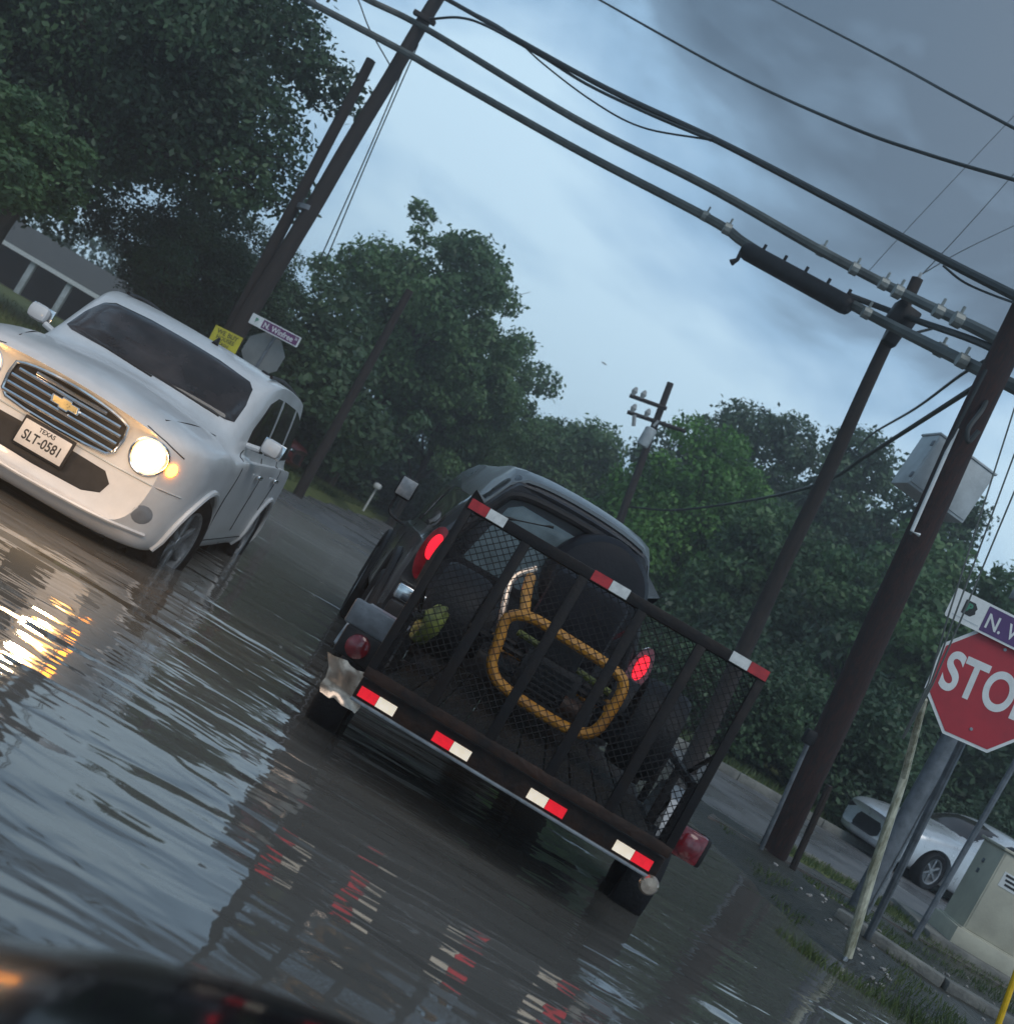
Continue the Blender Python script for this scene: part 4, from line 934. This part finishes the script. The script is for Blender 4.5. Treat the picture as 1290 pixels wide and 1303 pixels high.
# ---------------------------------------------------------------- signs at the right
def sheet_sign(root, name, c, w, h, r, m, lean, th=.004, rim=None, rimw=.02, out=0):
    M = FR(c, (math.cos(lean), 0, math.sin(lean)), (-math.sin(lean), 0, math.cos(lean)))
    b = MB(); b.prism(rrect(w, h, r), th, M @ Matrix.Translation((0, 0, out))); o = b.build(name, m, root, smooth=False)
    return o, M
def octagon(s): return [(s / 2 / math.cos(R(22.5)) * math.cos(R(22.5 + 45 * k)), s / 2 / math.cos(R(22.5)) * math.sin(R(22.5 + 45 * k))) for k in range(8)]
def stop_sign():
    D = 8.2; c = at(1256, 877, D); foot = ground(1103, 1200, .03)
    root = thing('stop_sign', 'red octagonal stop sign with street name blades on a thin grey post', 'stop sign', foot)
    L_ = lambda p: local(root, p)
    top = at(1300, 776, D + .04); ltube(root, 'post', [foot - Vector((0, 0, .25)), at(1257, 877, D + .05), top], .030, 'post_steel', 8)
    ln = R(6.5); M = FR(L_(c), (math.cos(ln), 0, math.sin(ln)), (-math.sin(ln), 0, math.cos(ln)))
    S_ = .815
    b = MB(); b.prism(octagon(S_), .006, M); pl = b.build('plate', 'sign_white', root, smooth=False)
    b = MB(); b.prism(octagon(S_ - .045), .003, M @ Matrix.Translation((0, 0, .0062))); b.build('face', 'sign_red', pl, smooth=False)
    text('lettering', 'STOP', .385, 'sign_white', pl, M @ Matrix.Translation((0, 0, .010)), .0012, .74, .010)
    for z in (.30, -.30): b = MB(); b.tube([M @ Vector((0, z, .008)), M @ Vector((0, z, .016))], .012, 8); b.build('bolt', 'galvanised', pl)
    # street name blade
    ls = R(4.0); c2 = at(1212, 767, D - .03) + Vector((.455, 0, .035)); Ms = FR(L_(c2), (math.cos(ls), 0, math.sin(ls)), (-math.sin(ls), 0, math.cos(ls)))
    b = MB(); b.prism(rrect(.95, .215, .018), .005, Ms); bl = b.build('street_name_blade', 'sign_white', root, smooth=False)
    b = MB(); b.prism([(x + .115, y) for x, y in rrect(.66, .182, .006)], .003, Ms @ Matrix.Translation((0, 0, .0052))); b.build('blade_panel', 'sign_purple', bl, smooth=False)
    text('lettering', 'N. Winfree', .150, 'sign_white', bl, Ms @ Matrix.Translation((.10, -.012, .0092)), .0012, .86, .002)
    text('lettering', 'St', .06, 'sign_white', bl, Ms @ Matrix.Translation((.405, .045, .0092)), .0012, .9, .001)
    # small emblem: dark arrow-edged block with green centre
    Me = Ms @ Matrix.Translation((-.335, .012, .0052))
    b = MB(); b.prism([(-.045, -.05), (.025, -.05), (.052, -.02), (.045, 0), (.052, .02), (.025, .05), (-.045, .05)], .002, Me); b.build('emblem', 'ink', bl, smooth=False)
    text('emblem_mark', 'B', .085, 'ink_green', bl, Me @ Matrix.Translation((0, 0, .0030)), .0008, .9, .003)
    b = MB(); b.box(Ms @ Vector((-.33, -.072, .0062)), (.20, .002, .007), M=Ms.to_3x3() @ Matrix.Rotation(R(-90), 3, 'X')); b.build('emblem_rule', 'box_grey', bl)
    # cross blade above, seen nearly edge on
    c3 = at(1300, 762, D + .05); 
    b = MB(); b.bbox(L_(c3) + Vector((-.02, 0, .02)), (.10, .10, .12), .01); b.build('blade_bracket', 'galvanised', root)
    Mx = FR(L_(c3) + Vector((.06, .2, .15)), (.55, .83, 0), (0, 0, 1)); b = MB(); b.prism(rrect(.75, .20, .015), .005, Mx); bl2 = b.build('street_name_blade', 'sign_white', root, smooth=False)
    b = MB(); b.prism(rrect(.70, .17, .006), .003, Mx @ Matrix.Translation((0, 0, .0052))); b.build('blade_panel', 'sign_purple', bl2, smooth=False)
stop_sign()
# wide grey post behind the sign
def wide_post():
    base = ground(1088, 1160, .05); root = thing('grey_post', 'wide grey steel channel post standing behind the stop sign post', 'post', base)
    d = (base - CAM).dot(fw); p1 = at(1236, 892, d)
    ltube(root, 'shaft', [base - Vector((0, 0, .2)), p1], .088, 'post_steel', 12)
    ltube(root, 'edge_strip', [base + Vector((.085, -.05, -.2)), p1 + Vector((.085, -.05, 0))], .014, 'galvanised', 6)
wide_post()
def thin_post():
    base = ground(1162, 1196, .05); d = (base - CAM).dot(fw); root = thing('thin_post', 'thin grey post left of the beige cabinet, leaning right', 'post', base)
    ltube(root, 'shaft', [base - Vector((0, 0, .2)), at(1312, 935, d)], .030, 'post_steel', 8)
    ltube(root, 'cap', [at(1311, 937, d), at(1313, 933, d)], .034, 'post_steel', 8)
thin_post()
def guy():
    base = ground(1078, 1218, .04); d = (base - CAM).dot(fw)
    root = thing('guy_anchor', 'pale plastic guard on the stay wires running down beside the stop sign', 'guy wire', base)
    m1 = at(1150, 990, d + .1); m2 = at(1176, 890, d - .2)
    ltube(root, 'guard', [base, at(1110, 1110, d), m1, m2], [.034, .034, .028, .022], 'guy_guard', 10)
    for i, (x, x2) in enumerate(((1206, 1284), (1214, 1300), (1224, 1316))):
        ltube(root, 'stay_wire', [m2 + Vector((.004 * i, 0, -.3)), at(1181 + i * 3, 870, d - .25), at(x, 785, d - .3), at(x2, 540 + i * 12, d + .4), at(x2 + 60, 350, d + .9)], .006, 'cable_grey', 6)
    ltube(root, 'anchor_rod', [base + Vector((0, 0, .05)), base - Vector((.06, .1, .25))], .016, 'galvanised', 6)
guy()
def cabinet():
    c = ground(1290, 1262, .04); root = thing('utility_cabinet', 'beige metal roadside utility cabinet on a concrete pad at the right edge', 'cabinet', c + Vector((-.15, .30, 0)), R(-4))
    b = MB(); b.bbox((0, .08, .03), (1.9, 1.35, .16), .02); b.build('pad', 'concrete', root)
    b = MB(); b.bbox((0, 0, .19), (1.30, .72, .18), .008); b.build('plinth', 'beige_metal', root)
    b = MB(); b.bbox((0, 0, .73), (1.16, .60, .90), .008); b.build('body', 'beige_metal', root)
    b = MB(); b.bbox((0, 0, .285), (1.22, .66, .02), .006); b.build('ledge', 'beige_metal', root)
    b = MB(); b.bbox((0, 0, 1.195), (1.22, .66, .03), .008); b.build('lid', 'beige_metal', root)
    for k in (0, 1): b = MB(); b.bbox((-.285 + .57 * k, -.303, .73), (.555, .010, .86), .004); b.build('door', 'beige_metal', root)
    for z in (.98, .86): b = MB(); b.bbox((-.585, .05, z), (.012, .05, .05), .004); b.build('vent_clip', 'post_steel', root)
    b = MB(); b.box((-.36, -.3105, .92), (.26, .004, .16)); lb = b.build('notice', 'sign_white', root)
    for k in range(3): b = MB(); b.box((-.36, -.3138, .97 - k * .045), (.21 - .03 * k, .002, .024)); b.build('notice_print', 'ink', lb)
cabinet()
def marker():
    p = ground(1263, 1345, .02); d = (p - CAM).dot(fw); root = thing('marker_post', 'slim yellow marker post at the lower right corner', 'marker post', p)
    ltube(root, 'shaft', [p - Vector((0, 0, .2)), at(1302, 1212, d)], .020, 'marker_yellow', 10)
    ltube(root, 'cap', [at(1301, 1214, d), at(1303, 1209, d)], .024, 'marker_yellow', 10)
marker()
kerb('kerb', [(3.9, 9.5), (4.7, 9.05), (9.0, 8.75)], .16, .12, .03)
# stones
def stones():
    bm = bmesh.new(); rr = random.Random(3)
    for i in range(130):
        x = rr.uniform(3.6, 6.8); y = rr.uniform(7.6, 10.6)
        if y < 7.6 + rr.random() * .6: continue
        r = rr.uniform(.006, .020) * (1.6 if rr.random() < .07 else 1)
        z = isle(x, y) + r * .3
        M = Matrix.Translation((x, y, z)) @ Matrix.Rotation(rr.uniform(0, 6), 4, 'Z') @ Matrix.Diagonal((r * rr.uniform(.8, 1.6), r, r * .7, 1))
        bmesh.ops.create_icosphere(bm, subdivisions=1, radius=1, matrix=M)
    me = bpy.data.meshes.new('gravel'); bm.to_mesh(me); bm.free(); me.materials.append(MT['stone']); tag(link('gravel', me), kind='stuff')
stones()
def grass(name, n, xf, m, hmin, hmax, w=.006, seed=1):
    r_ = np.random.default_rng(seed); pts = xf(r_, n); n = len(pts)
    a = r_.uniform(0, 6.283, n); h = r_.uniform(hmin, hmax, n); le = r_.uniform(-.5, .5, (n, 2)) * h[:, None]
    dx, dy = np.cos(a) * w, np.sin(a) * w
    v = np.zeros((n, 4, 3)); v[:, 0] = pts + np.stack([-dx, -dy, 0 * dx], 1); v[:, 1] = pts + np.stack([dx, dy, 0 * dx], 1)
    v[:, 2] = pts + np.stack([le[:, 0] * .5 + dx * .7, le[:, 1] * .5 + dy * .7, h * .6], 1); v[:, 3] = pts + np.stack([le[:, 0], le[:, 1], h], 1)
    me = quads(name, v, m, r_); tag(link(name, me), kind='stuff')
def quads(name, v, m, r_=None, idx=None):
    n = len(v); me = bpy.data.meshes.new(name); me.vertices.add(n * 4); me.vertices.foreach_set('co', v.astype(np.float32).ravel())
    me.loops.add(n * 4); me.loops.foreach_set('vertex_index', np.arange(n * 4, dtype=np.int32)); me.polygons.add(n)
    me.polygons.foreach_set('loop_start', np.arange(0, n * 4, 4, dtype=np.int32)); me.update(calc_edges=True)
    if r_ is not None:
        at_ = me.attributes.new('leaf', 'FLOAT', 'FACE'); at_.data.foreach_set('value', (idx if idx is not None else r_.random(n)).astype(np.float32))
    me.materials.append(MT[m]); me.validate(); return me
def rim(r_, n):
    x = r_.uniform(2.5, 9, n); e = np.where(x < 4, 7.35 - .25 * (x - 2.6), 7.0); y = e + .12 + r_.normal(0, .13, n) + np.abs(r_.normal(0, .12, n))
    z = np.array([isle(a, b) for a, b in zip(x, y)]); keep = (z > -.05) & (r_.random(n) < .35 + .65 * (np.sin(x * 3.1) > -.3)); return np.stack([x, y, z], 1)[keep]
grass('grass', 22000, rim, 'leaf_olive', .03, .13, .004, 5)
def rim5(r_, n):
    x = r_.uniform(3.2, 9, n); y = r_.uniform(7.2, 12, n); z = np.array([isle(a, b) for a, b in zip(x, y)])
    g = np.array([mn.noise(Vector((a * .9, b * .9, 5))) for a, b in zip(x, y)]); k = (z > -.01) & (g > .02); return np.stack([x, y, z], 1)[k]
grass('grass', 26000, rim5, 'leaf_olive', .015, .06, .004, 15)
def rim2(r_, n):
    x = r_.uniform(4.2, 20, n); y = 12.0 + (x - 4.2) * .045 + r_.uniform(0, .75, n); return np.stack([x, y, 0 * x + .07], 1)
grass('grass', 9000, rim2, 'leaf_olive', .03, .09, .006, 6)
def rim3(r_, n):
    x = r_.uniform(3, 26, n); y = 18.8 + .30 * (x - 3.6) + np.abs(r_.normal(0, 1.8, n)); return np.stack([x, y, .08 + 0 * x], 1)
grass('grass', 16000, rim3, 'leaf_olive', .05, .22, .010, 8)
def rim4(r_, n):
    y = r_.uniform(23.5, 60, n); x = -4.2 + (y - 23) * .033 - .9 - np.abs(r_.normal(0, 5, n)); return np.stack([x, y, .18 + 0 * x], 1)
grass('grass', 22000, rim4, 'leaf_olive', .06, .20, .014, 9)

# ---------------------------------------------------------------- signs far left
def far_signs():
    c = at(335, 450, 22.2); foot = Vector((c.x - .0, c.y, -.1))
    root = thing('stop_sign', 'back of a grey stop sign with purple street blade beyond the white car', 'stop sign', foot); L_ = lambda p: local(root, p)
    ltube(root, 'post', [foot, L_(c) + foot + Vector((.03, -.03, .62))], .028, 'post_steel')
    M = FR(L_(c), (1, 0, 0), (0, 0, 1)); b = MB(); b.prism(octagon(.77), .006, M); b.build('plate', 'sign_back', root, smooth=False)
    c2 = at(350, 420, 22.0); ls = R(3); Ms = FR(L_(c2), (math.cos(ls), 0, math.sin(ls)), (-math.sin(ls), 0, math.cos(ls)))
    b = MB(); b.prism(rrect(1.02, .205, .015), .005, Ms); bl = b.build('street_name_blade', 'sign_white', root, smooth=False)
    b = MB(); b.prism([(x + .105, y) for x, y in rrect(.74, .165, .005)], .003, Ms @ Matrix.Translation((0, 0, .0052))); b.build('blade_panel', 'sign_purple_pink', bl, smooth=False)
    text('lettering', 'N. Winfree', .15, 'sign_white', bl, Ms @ Matrix.Translation((.07, -.008, .0095)), .0012, .88, .003)
    text('lettering', 'St', .07, 'sign_white', bl, Ms @ Matrix.Translation((.43, .03, .0095)), .0012, .9, .002)
    text('emblem_mark', 'B', .12, 'ink_green', bl, Ms @ Matrix.Translation((-.385, 0, .0062)), .0012, .95, .006)
    c = at(286.5, 433, 21); foot = Vector((c.x, c.y, -.1)); root = thing('yard_sign', 'small yellow notice sign on a stake beyond the white car roof', 'sign', foot)
    ls = R(4); M = FR(c - foot, (math.cos(ls), 0, math.sin(ls)), (-math.sin(ls), 0, math.cos(ls)))
    b = MB(); b.prism(rrect(.54, .36, .01), .006, M); pl = b.build('plate', 'sign_yellow', root, smooth=False)
    b = MB(); b.tube([M @ Vector((0, 0, -.012)), (0, 0, 0)], .012, 6); b.build('stake', 'post_steel', root)
    for tx, y, s in (('WE BUY', .10, .115), ('HOUSES', 0, .10), ('CASH', -.095, .085)): text('lettering', tx, s, 'ink', pl, M @ Matrix.Translation((.0, y, .008)), .0012, .95, .001)
far_signs()
def house():
    D = 60; p0 = at(0, 305, D); p1 = at(132, 381, D); xm = (p0.x + p1.x) / 2 - 2; root = thing('house', 'pale house with white porch columns half hidden under the trees at left', 'house', (xm, 62, .1))
    wl = 15.5; b = MB(); b.box((0, 4, 1.05), (wl, 6, 2.2)); b.build('wall', 'wall_paint', root, smooth=False)
    b = MB(); b.add([(-wl / 2 - .4, -2.2, 2.1), (wl / 2 + .4, -2.2, 2.1), (wl / 2 + .4, 7.2, 2.1), (-wl / 2 - .4, 7.2, 2.1), (-wl / 2 - .4, 2.6, 3.6), (wl / 2 + .4, 2.6, 3.6)], [(0, 1, 5, 4), (2, 3, 4, 5), (1, 2, 5), (3, 0, 4), (0, 3, 2, 1)]); b.build('roof', 'roof_shingle', root, smooth=False)
    b = MB(); b.box((0, -2.22, 2.04), (wl + .8, .08, .22)); b.build('fascia', 'sign_white', root)
    b = MB(); b.box((-1, .97, 1.1), (11.5, .06, 1.9)); b.build('porch_panel', 'porch_dark', root)  # dark panel on the wall behind the columns
    for x in np.linspace(-wl / 2 + .3, wl / 2 - .3, 8): b = MB(); b.bbox((x, -1.95, .95), (.30, .26, 2.0), .02); b.build('column', 'box_grey', root)
    for x in (5.8, ): b = MB(); b.box((x, .95, 1.2), (1.0, .06, 1.1)); w = b.build('window', 'sign_white', root); b = MB(); b.box((x, .90, 1.2), (.8, .03, .9)); b.build('pane', 'car_glass', w)
house()
# small street things far ahead, and the bird
def bird():
    p = at(768, 462, 60); root = thing('bird', 'small pale bird gliding in the open sky', 'bird', p)
    b = MB(); b.tube([(-.14, 0, 0), (-.06, 0, .01), (.06, 0, .01), (.16, 0, 0), (.2, 0, 0)], [.01, .04, .045, .03, .006], 8); b.build('body', 'sign_white', root)
    for s in (1, -1): b = MB(); b.prism([(0, -.05), (.22, .0), (.26, .06), (.12, .05), (0, .06)], .008, Matrix(((0.25, 0, 0, 0), (0, 1, 0, 0), (s * 1.0, 0, 1, 0), (0, 0, 0, 1)))); b.build('wing', 'sign_white', root)
bird()
def mailbox():
    p = ground(462, 650, .12); root = thing('mailbox', 'small white mailbox on a post at the far grass edge', 'mailbox', p)
    ltube(root, 'post', [p, p + Vector((0, 0, .9))], .04, 'sign_white'); b = MB(); b.bbox((0, 0, 1.0), (.28, .45, .22), .09); b.build('box', 'sign_white', root)
    p = ground(418, 612, .12); d = (p - CAM).dot(fw); root = thing('sign_post', 'thin pale post with a small lamp head on the left lawn', 'post', p)
    ltube(root, 'shaft', [p, at(440, 573, d)], .035, 'box_grey'); ltube(root, 'head', [at(438, 573, d), at(444, 573, d)], .07, 'box_grey')
mailbox()

# ---------------------------------------------------------------- trees
def crown_mesh(name, R_, H_, nclump, nleaf, size, m, seed, clump=.9, flat=.0, lobes=0):
    r_ = np.random.default_rng(seed); C = []
    # lobed envelope
    ph = r_.uniform(0, 6.28, 6)
    def env(d): return 1 + .24 * np.sin(3 * np.arctan2(d[:, 1], d[:, 0]) + ph[0]) + .18 * np.sin(5 * d[:, 2] + ph[1]) + .16 * np.sin(7 * np.arctan2(d[:, 1], d[:, 0]) + 4 * d[:, 2] + ph[2])
    d = r_.normal(0, 1, (nclump, 3)); d /= np.linalg.norm(d, axis=1)[:, None]
    rad = r_.uniform(.25, 1, nclump) ** .55
    c = d * (rad * env(d))[:, None] * np.array([R_, R_, H_]); cs = clump * r_.uniform(.45, 1.35, nclump)
    cs *= np.where(rad > .8, .8, 1.1)
    w = cs ** 2; w /= w.sum(); k = r_.choice(nclump, nleaf, p=w)
    e = r_.normal(0, 1, (nleaf, 3)); e /= np.linalg.norm(e, axis=1)[:, None]
    rr = r_.uniform(.35, 1, nleaf) ** .5 * (1 + .3 * np.clip(r_.normal(0, 1, nleaf), -1, 2.2) * .5)
    p = c[k] + e * (rr * cs[k])[:, None] * np.array([1, 1, .72]); p[:, 2] += -.12 * (rr ** 2) * cs[k] * 0
    p[:, 2] += H_
    nrm = e * .5 + r_.normal(0, .6, (nleaf, 3)) + np.array([0, 0, .35]); nrm /= np.linalg.norm(nrm, axis=1)[:, None]
    t = np.cross(nrm, r_.normal(0, 1, (nleaf, 3))); t /= np.linalg.norm(t, axis=1)[:, None]; b = np.cross(nrm, t)
    s = size * r_.uniform(.6, 1.35, nleaf); v = np.zeros((nleaf, 4, 3))
    v[:, 0] = p - t * s[:, None]; v[:, 1] = p + b * (s * .55)[:, None]; v[:, 2] = p + t * s[:, None] + nrm * (s * .2)[:, None]; v[:, 3] = p - b * (s * .55)[:, None]
    tone = r_.random(nclump)[k] * .6 + r_.random(nleaf) * .4
    return quads(name, v, m, r_, tone), c + np.array([0, 0, H_])
def trunk_mesh(name, zb, cl, H_, r0, seed, nl=9):
    """tapered trunk with limbs reaching into clumps; crown bottom at zb"""
    rr = random.Random(seed); b = MB(); top = zb + H_ * 1.35
    tp = [Vector((0, 0, -.3)), Vector((rr.uniform(-.1, .1), rr.uniform(-.1, .1), zb * .6)), Vector((rr.uniform(-.25, .25), rr.uniform(-.25, .25), zb + H_ * .5)), Vector((rr.uniform(-.4, .4), rr.uniform(-.4, .4), top))]
    sp = spline(tp, 6); b.tube(sp, [r0 * (1.25 if i == 0 else 1) * (1 - .85 * i / (len(sp) - 1)) for i in range(len(sp))], 9)
    idx = list(range(len(cl))); rr.shuffle(idx)
    for i in idx[:nl]:
        e = Vector(cl[i]) + Vector((0, 0, zb)); f = rr.uniform(.35, .8); s = sp[int(f * (len(sp) - 1))]
        mid = s.lerp(e, .5) + Vector((rr.uniform(-.3, .3), rr.uniform(-.3, .3), rr.uniform(.0, .5)))
        q = spline([s, mid, e], 4); b.tube(q, [r0 * .38 * (1 - .85 * j / (len(q) - 1)) for j in range(len(q))], 6)
        for _ in range(2):
            e2 = e + Vector((rr.uniform(-.9, .9), rr.uniform(-.9, .9), rr.uniform(-.2, .9))); b.tube([q[5], q[5].lerp(e2, .5) + Vector((0, 0, .1)), e2], [r0 * .14, r0 * .09, r0 * .03], 5)
    return b.mesh(name, 'bark')
KIND = {}
def kindof(key, zb, R_, H_, ncl, nl, size, m, seed, clump, r0, nlimb=9):
    c, cl = crown_mesh(key + '_crown', R_, H_, ncl, nl, size, m, seed, clump)
    KIND[key] = (c, trunk_mesh(key + '_trunk', zb, cl, H_, r0, seed, nlimb), zb)
#            zb   R    H/2
kindof('oak', 3.2, 3.9, 3.9, 130, 105000, .068, 'leaf_dark', 1, 1.05, .30, 14)
kindof('oak_b', 2.6, 3.4, 3.4, 110, 85000, .068, 'leaf_dark', 2, .95, .26, 12)
kindof('open_tree', 3.2, 3.7, 3.4, 84, 42000, .10, 'leaf_mid', 3, .85, .22, 26)
kindof('bright_tree', 1.0, 2.6, 3.1, 120, 52000, .095, 'leaf_bright', 4, .85, .2, 6)
kindof('low_tree', 4.2, 2.9, 2.3, 90, 30000, .13, 'leaf_mid', 14, .9, .16, 6)
kindof('round_tree', 1.6, 3.1, 3.3, 90, 40000, .12, 'leaf_mid', 5, .95, .22, 9)
kindof('tall_tree', 2.0, 2.5, 5.2, 100, 44000, .12, 'leaf_dark', 6, .95, .24, 12)
kindof('bush', .05, 1.6, 1.2, 50, 15000, .06, 'leaf_dark', 7, .55, .06, 5)
kindof('under', .0, 3.0, 1.9, 70, 24000, .10, 'leaf_dark', 8, .85, .1, 4)
def tree(key, name, label, x, y, s=1.0, rz=0.0, sx=1.0, sz=1.0, z=0.0, cat='tree', group=None):
    c, t, zb = KIND[key]; root = thing(name, label, cat, (x, y, z), rz, group); root.scale = (s * sx, s * sx, s * sz)
    o = link('crown', c, root, (0, 0, zb)); o['kind'] = 'stuff'; link('trunk' if cat == 'tree' else 'stem', t, root); return root
G1 = 'oaks overhanging the left side of the road'
tree('oak', 'oak_tree', 'large dark oak filling the top left corner of the view', -15.2, 25, 1.18, .3, 1.0, 1.1, group=G1)
tree('oak_b', 'oak_tree', 'dark oak whose branch reaches toward the cut-off pole stump', -13.0, 26.5, 1.0, 1.9, 1.27, 1.2, group=G1)
tree('oak', 'oak_tree', 'tall dark oak behind the others above the street signs', -16.4, 31, 1.15, 4.0, 1.2, group=G1)
tree('oak_b', 'oak_tree', 'lower dark oak crown just behind the tall pole', -10.4, 32, .80, 2.6, 1.0, .80, group=G1)
tree('oak_b', 'oak_tree', 'dark oak at the far left edge above the house', -20.5, 27, 1.05, 5.2, group=G1)
tree('low_tree', 'young_tree', 'lighter green leafy tree hanging low at the left edge', -10.3, 19.3, .40, 1.0, 1.3, 1.0, 0)
tree('open_tree', 'open_tree', 'tall airy tree in the middle with sky showing through its crown', -6.1, 43, 1.08, .5)
tree('open_tree', 'open_tree', 'right hand airy crown beside the tall middle tree', -3.7, 46, .86, 2.5)
tree('round_tree', 'round_tree', 'rounded dark tree behind the tow vehicle roof', 1.2, 56, 1.12, .5)
tree('round_tree', 'round_tree', 'rounded dark tree left of the far leaning pole', 3.9, 58, 1.05, 2.0)
tree('bright_tree', 'vine_covered_tree', 'bright green bushy tree right of the far leaning pole', 5.1, 38, 1.0, .2, 1.0, 1.05)
G2 = 'tall trees along the right of the street'
tree('tall_tree', 'tall_tree', 'dark tree rising just behind the bright green tree', 6.7, 49, .96, 0, group=G2)
tree('tall_tree', 'tall_tree', 'pointed dark tree between the bright tree and the slim pole', 9.3, 48, .98, 1.4, .9, 1.0, group=G2)
tree('tall_tree', 'tall_tree', 'dark tree directly behind the slim cable pole', 11.6, 46, 1.02, 2.3, 1.05, .98, group=G2)
tree('tall_tree', 'tall_tree', 'dark tree behind the pole-mounted grey cabinet, left', 12.1, 38, .90, 3.3, 1.0, .92, group=G2)
tree('round_tree', 'round_tree', 'dense dark tree behind the big reddish pole', 12.6, 32.5, 1.0, 4.1, 1.0, 1.0)
tree('open_tree', 'open_tree', 'thin open tree beside the grey pole cabinet and the sky', 14.2, 33, .72, 1.2)
tree('round_tree', 'round_tree', 'dark leafy tree behind the stop sign at the right edge', 14.8, 29, .72, .4)
tree('round_tree', 'round_tree', 'mid green tree low behind the trailer gate', 7.6, 33, .78, 5.0)
tree('round_tree', 'round_tree', 'dark tree low between the slim pole and big pole', 10.0, 28.5, .75, 3.0)
# under-storey masses, each a shrub of its own
us = [(-38, 44), (-8.0, 35.5), (-8.6, 40), (-11.8, 46), (-7.5, 45), (-5.5, 52), (-2.5, 55), (.2, 50), (2.6, 48), (4.6, 46), (-10, 48), (-1.0, 62), (3, 62), (7.6, 42), (9.8, 38), (12, 33), (13.6, 28.5), (15.5, 28), (8.4, 30), (10.5, 27.5), (17.5, 28.5), (20, 29), (-3.8, 60), (-7.2, 58)]
labs = ['left of the porch', 'under the left oaks', 'behind the yellow sign', 'in front of the house', 'behind the thin dark pole', 'under the airy tree', 'right of the airy tree', 'behind the tow vehicle', 'right of the tow vehicle', 'below the bright tree', 'left of the airy tree', 'at the road end', 'far behind the bright tree', 'between bright tree and slim pole', 'behind the slim pole foot', 'behind the reddish pole', 'behind the stop sign', 'beside the thin post', 'behind the trailer gate corner', 'above the cross street kerb', 'above the silver car', 'right of the silver car', 'at the far road end on the left', 'left of the road end']
for i, ((x, y), lb) in enumerate(zip(us, labs)):
    tree('under', 'undergrowth_thicket', 'dark leafy thicket ' + lb, x, y, .95 + .25 * math.sin(i * 2.3), i * 1.7, 1.15, 1.0 + .2 * math.cos(i), 0, 'shrub', 'thickets along the tree line')
bs = [(5.6, 21.6), (7.2, 22.2), (8.6, 22.8), (10.4, 23.6), (12.2, 24.4), (14.4, 25.2), (4.2, 23.5), (6.2, 24.5)]
bl = ['left of the slim pole foot', 'seen past the gate edge', 'right of the trailer gate', 'behind the reddish pole foot', 'above the silver car bonnet', 'above the silver car roof', 'behind the trailer fender', 'behind the row of low bushes']
for i, ((x, y), lb) in enumerate(zip(bs, bl)): tree('bush', 'roadside_bush', 'low olive green bush ' + lb, x, y, .85 + .2 * math.sin(i * 1.9), i * 2.1, 1.1, 1.0, .05, 'bush', 'bushes along the cross street')
# distant wood closing the view
def wood():
    r_ = np.random.default_rng(77); n = 46; allv = []; c0 = []
    for i in range(n):
        x = -70 + i * 3.6 + r_.uniform(-1, 1); y = 78 + r_.uniform(0, 10); c0.append((x, y, r_.uniform(4, 6.0), r_.uniform(3.0, 4.4)))
    N_ = 90000; k = r_.integers(0, n, N_); c = np.array(c0)[k]; e = r_.normal(0, 1, (N_, 3)); e /= np.linalg.norm(e, axis=1)[:, None]
    p = np.stack([c[:, 0], c[:, 1], c[:, 2] * .8], 1) + e * np.stack([c[:, 3], c[:, 3], c[:, 2]], 1) * (r_.uniform(.5, 1, N_) ** .5 * (1 + .15 * np.sin(e[:, 0] * 9 + c[:, 0]) + .12 * np.sin(e[:, 2] * 11)))[:, None]
    p[:, 2] = np.abs(p[:, 2]); t = r_.normal(0, 1, (N_, 3)); t /= np.linalg.norm(t, axis=1)[:, None]; b = np.cross(t, r_.normal(0, 1, (N_, 3))); b /= np.linalg.norm(b, axis=1)[:, None]
    s = r_.uniform(.12, .26, N_)[:, None]; v = np.stack([p - t * s, p + b * s * .6, p + t * s, p - b * s * .6], 1)
    tag(link('far_wood', quads('far_wood', v, 'leaf_dark', r_)), kind='stuff')
wood()

# ---------------------------------------------------------------- bonnet of the car we sit in
def own_bonnet():
    root = thing('own_car', 'glossy black bonnet edge of the car the photo is taken from', 'car', (.35, .6, 0))
    xs = np.linspace(-.95, .95, 70); b = MB(); vs = []; ny = 26
    for j in range(ny):
        for x in xs:
            ye = .87 - .65 * x * x; f = j / (ny - 1); y = -.55 + f * (ye + .55)
            z = .715 - .10 * max(0, f - .55) ** 2 / .2 * 1.0 - .06 * x * x + .012 * sm(-.55, -.44, x) * (1 - sm(.44, .55, x))
            vs.append((x, y, z))
    for j in range(4):
        for x in xs:
            ye = .87 - .65 * x * x; vs.append((x, ye + .008 - .01 * j, .715 - .10 * .2025 / .2 - .06 * x * x - .02 - .12 * j))
    n = len(xs); b.add(vs, [(j * n + i, j * n + i + 1, (j + 1) * n + i + 1, (j + 1) * n + i) for j in range(ny + 3) for i in range(n - 1)])
    b.build('bonnet', 'bonnet_paint', root)
own_bonnet()

# ---------------------------------------------------------------- damp air after the rain
def haze():
    b = MB(); b.box((0, 50, 8.5), (200, 160, 21)); m = bpy.data.materials.new('haze'); m.use_nodes = True; nt = m.node_tree; nt.nodes.clear()
    v = N(nt, 'ShaderNodeVolumePrincipled'); v.inputs['Color'].default_value = (.9, .92, .95, 1); v.inputs['Density'].default_value = .0035; v.inputs['Anisotropy'].default_value = .3
    o = N(nt, 'ShaderNodeOutputMaterial'); nt.links.new(v.outputs[0], o.inputs['Volume'])
    tag(b.build('haze', m, smooth=False), kind='stuff')
haze()
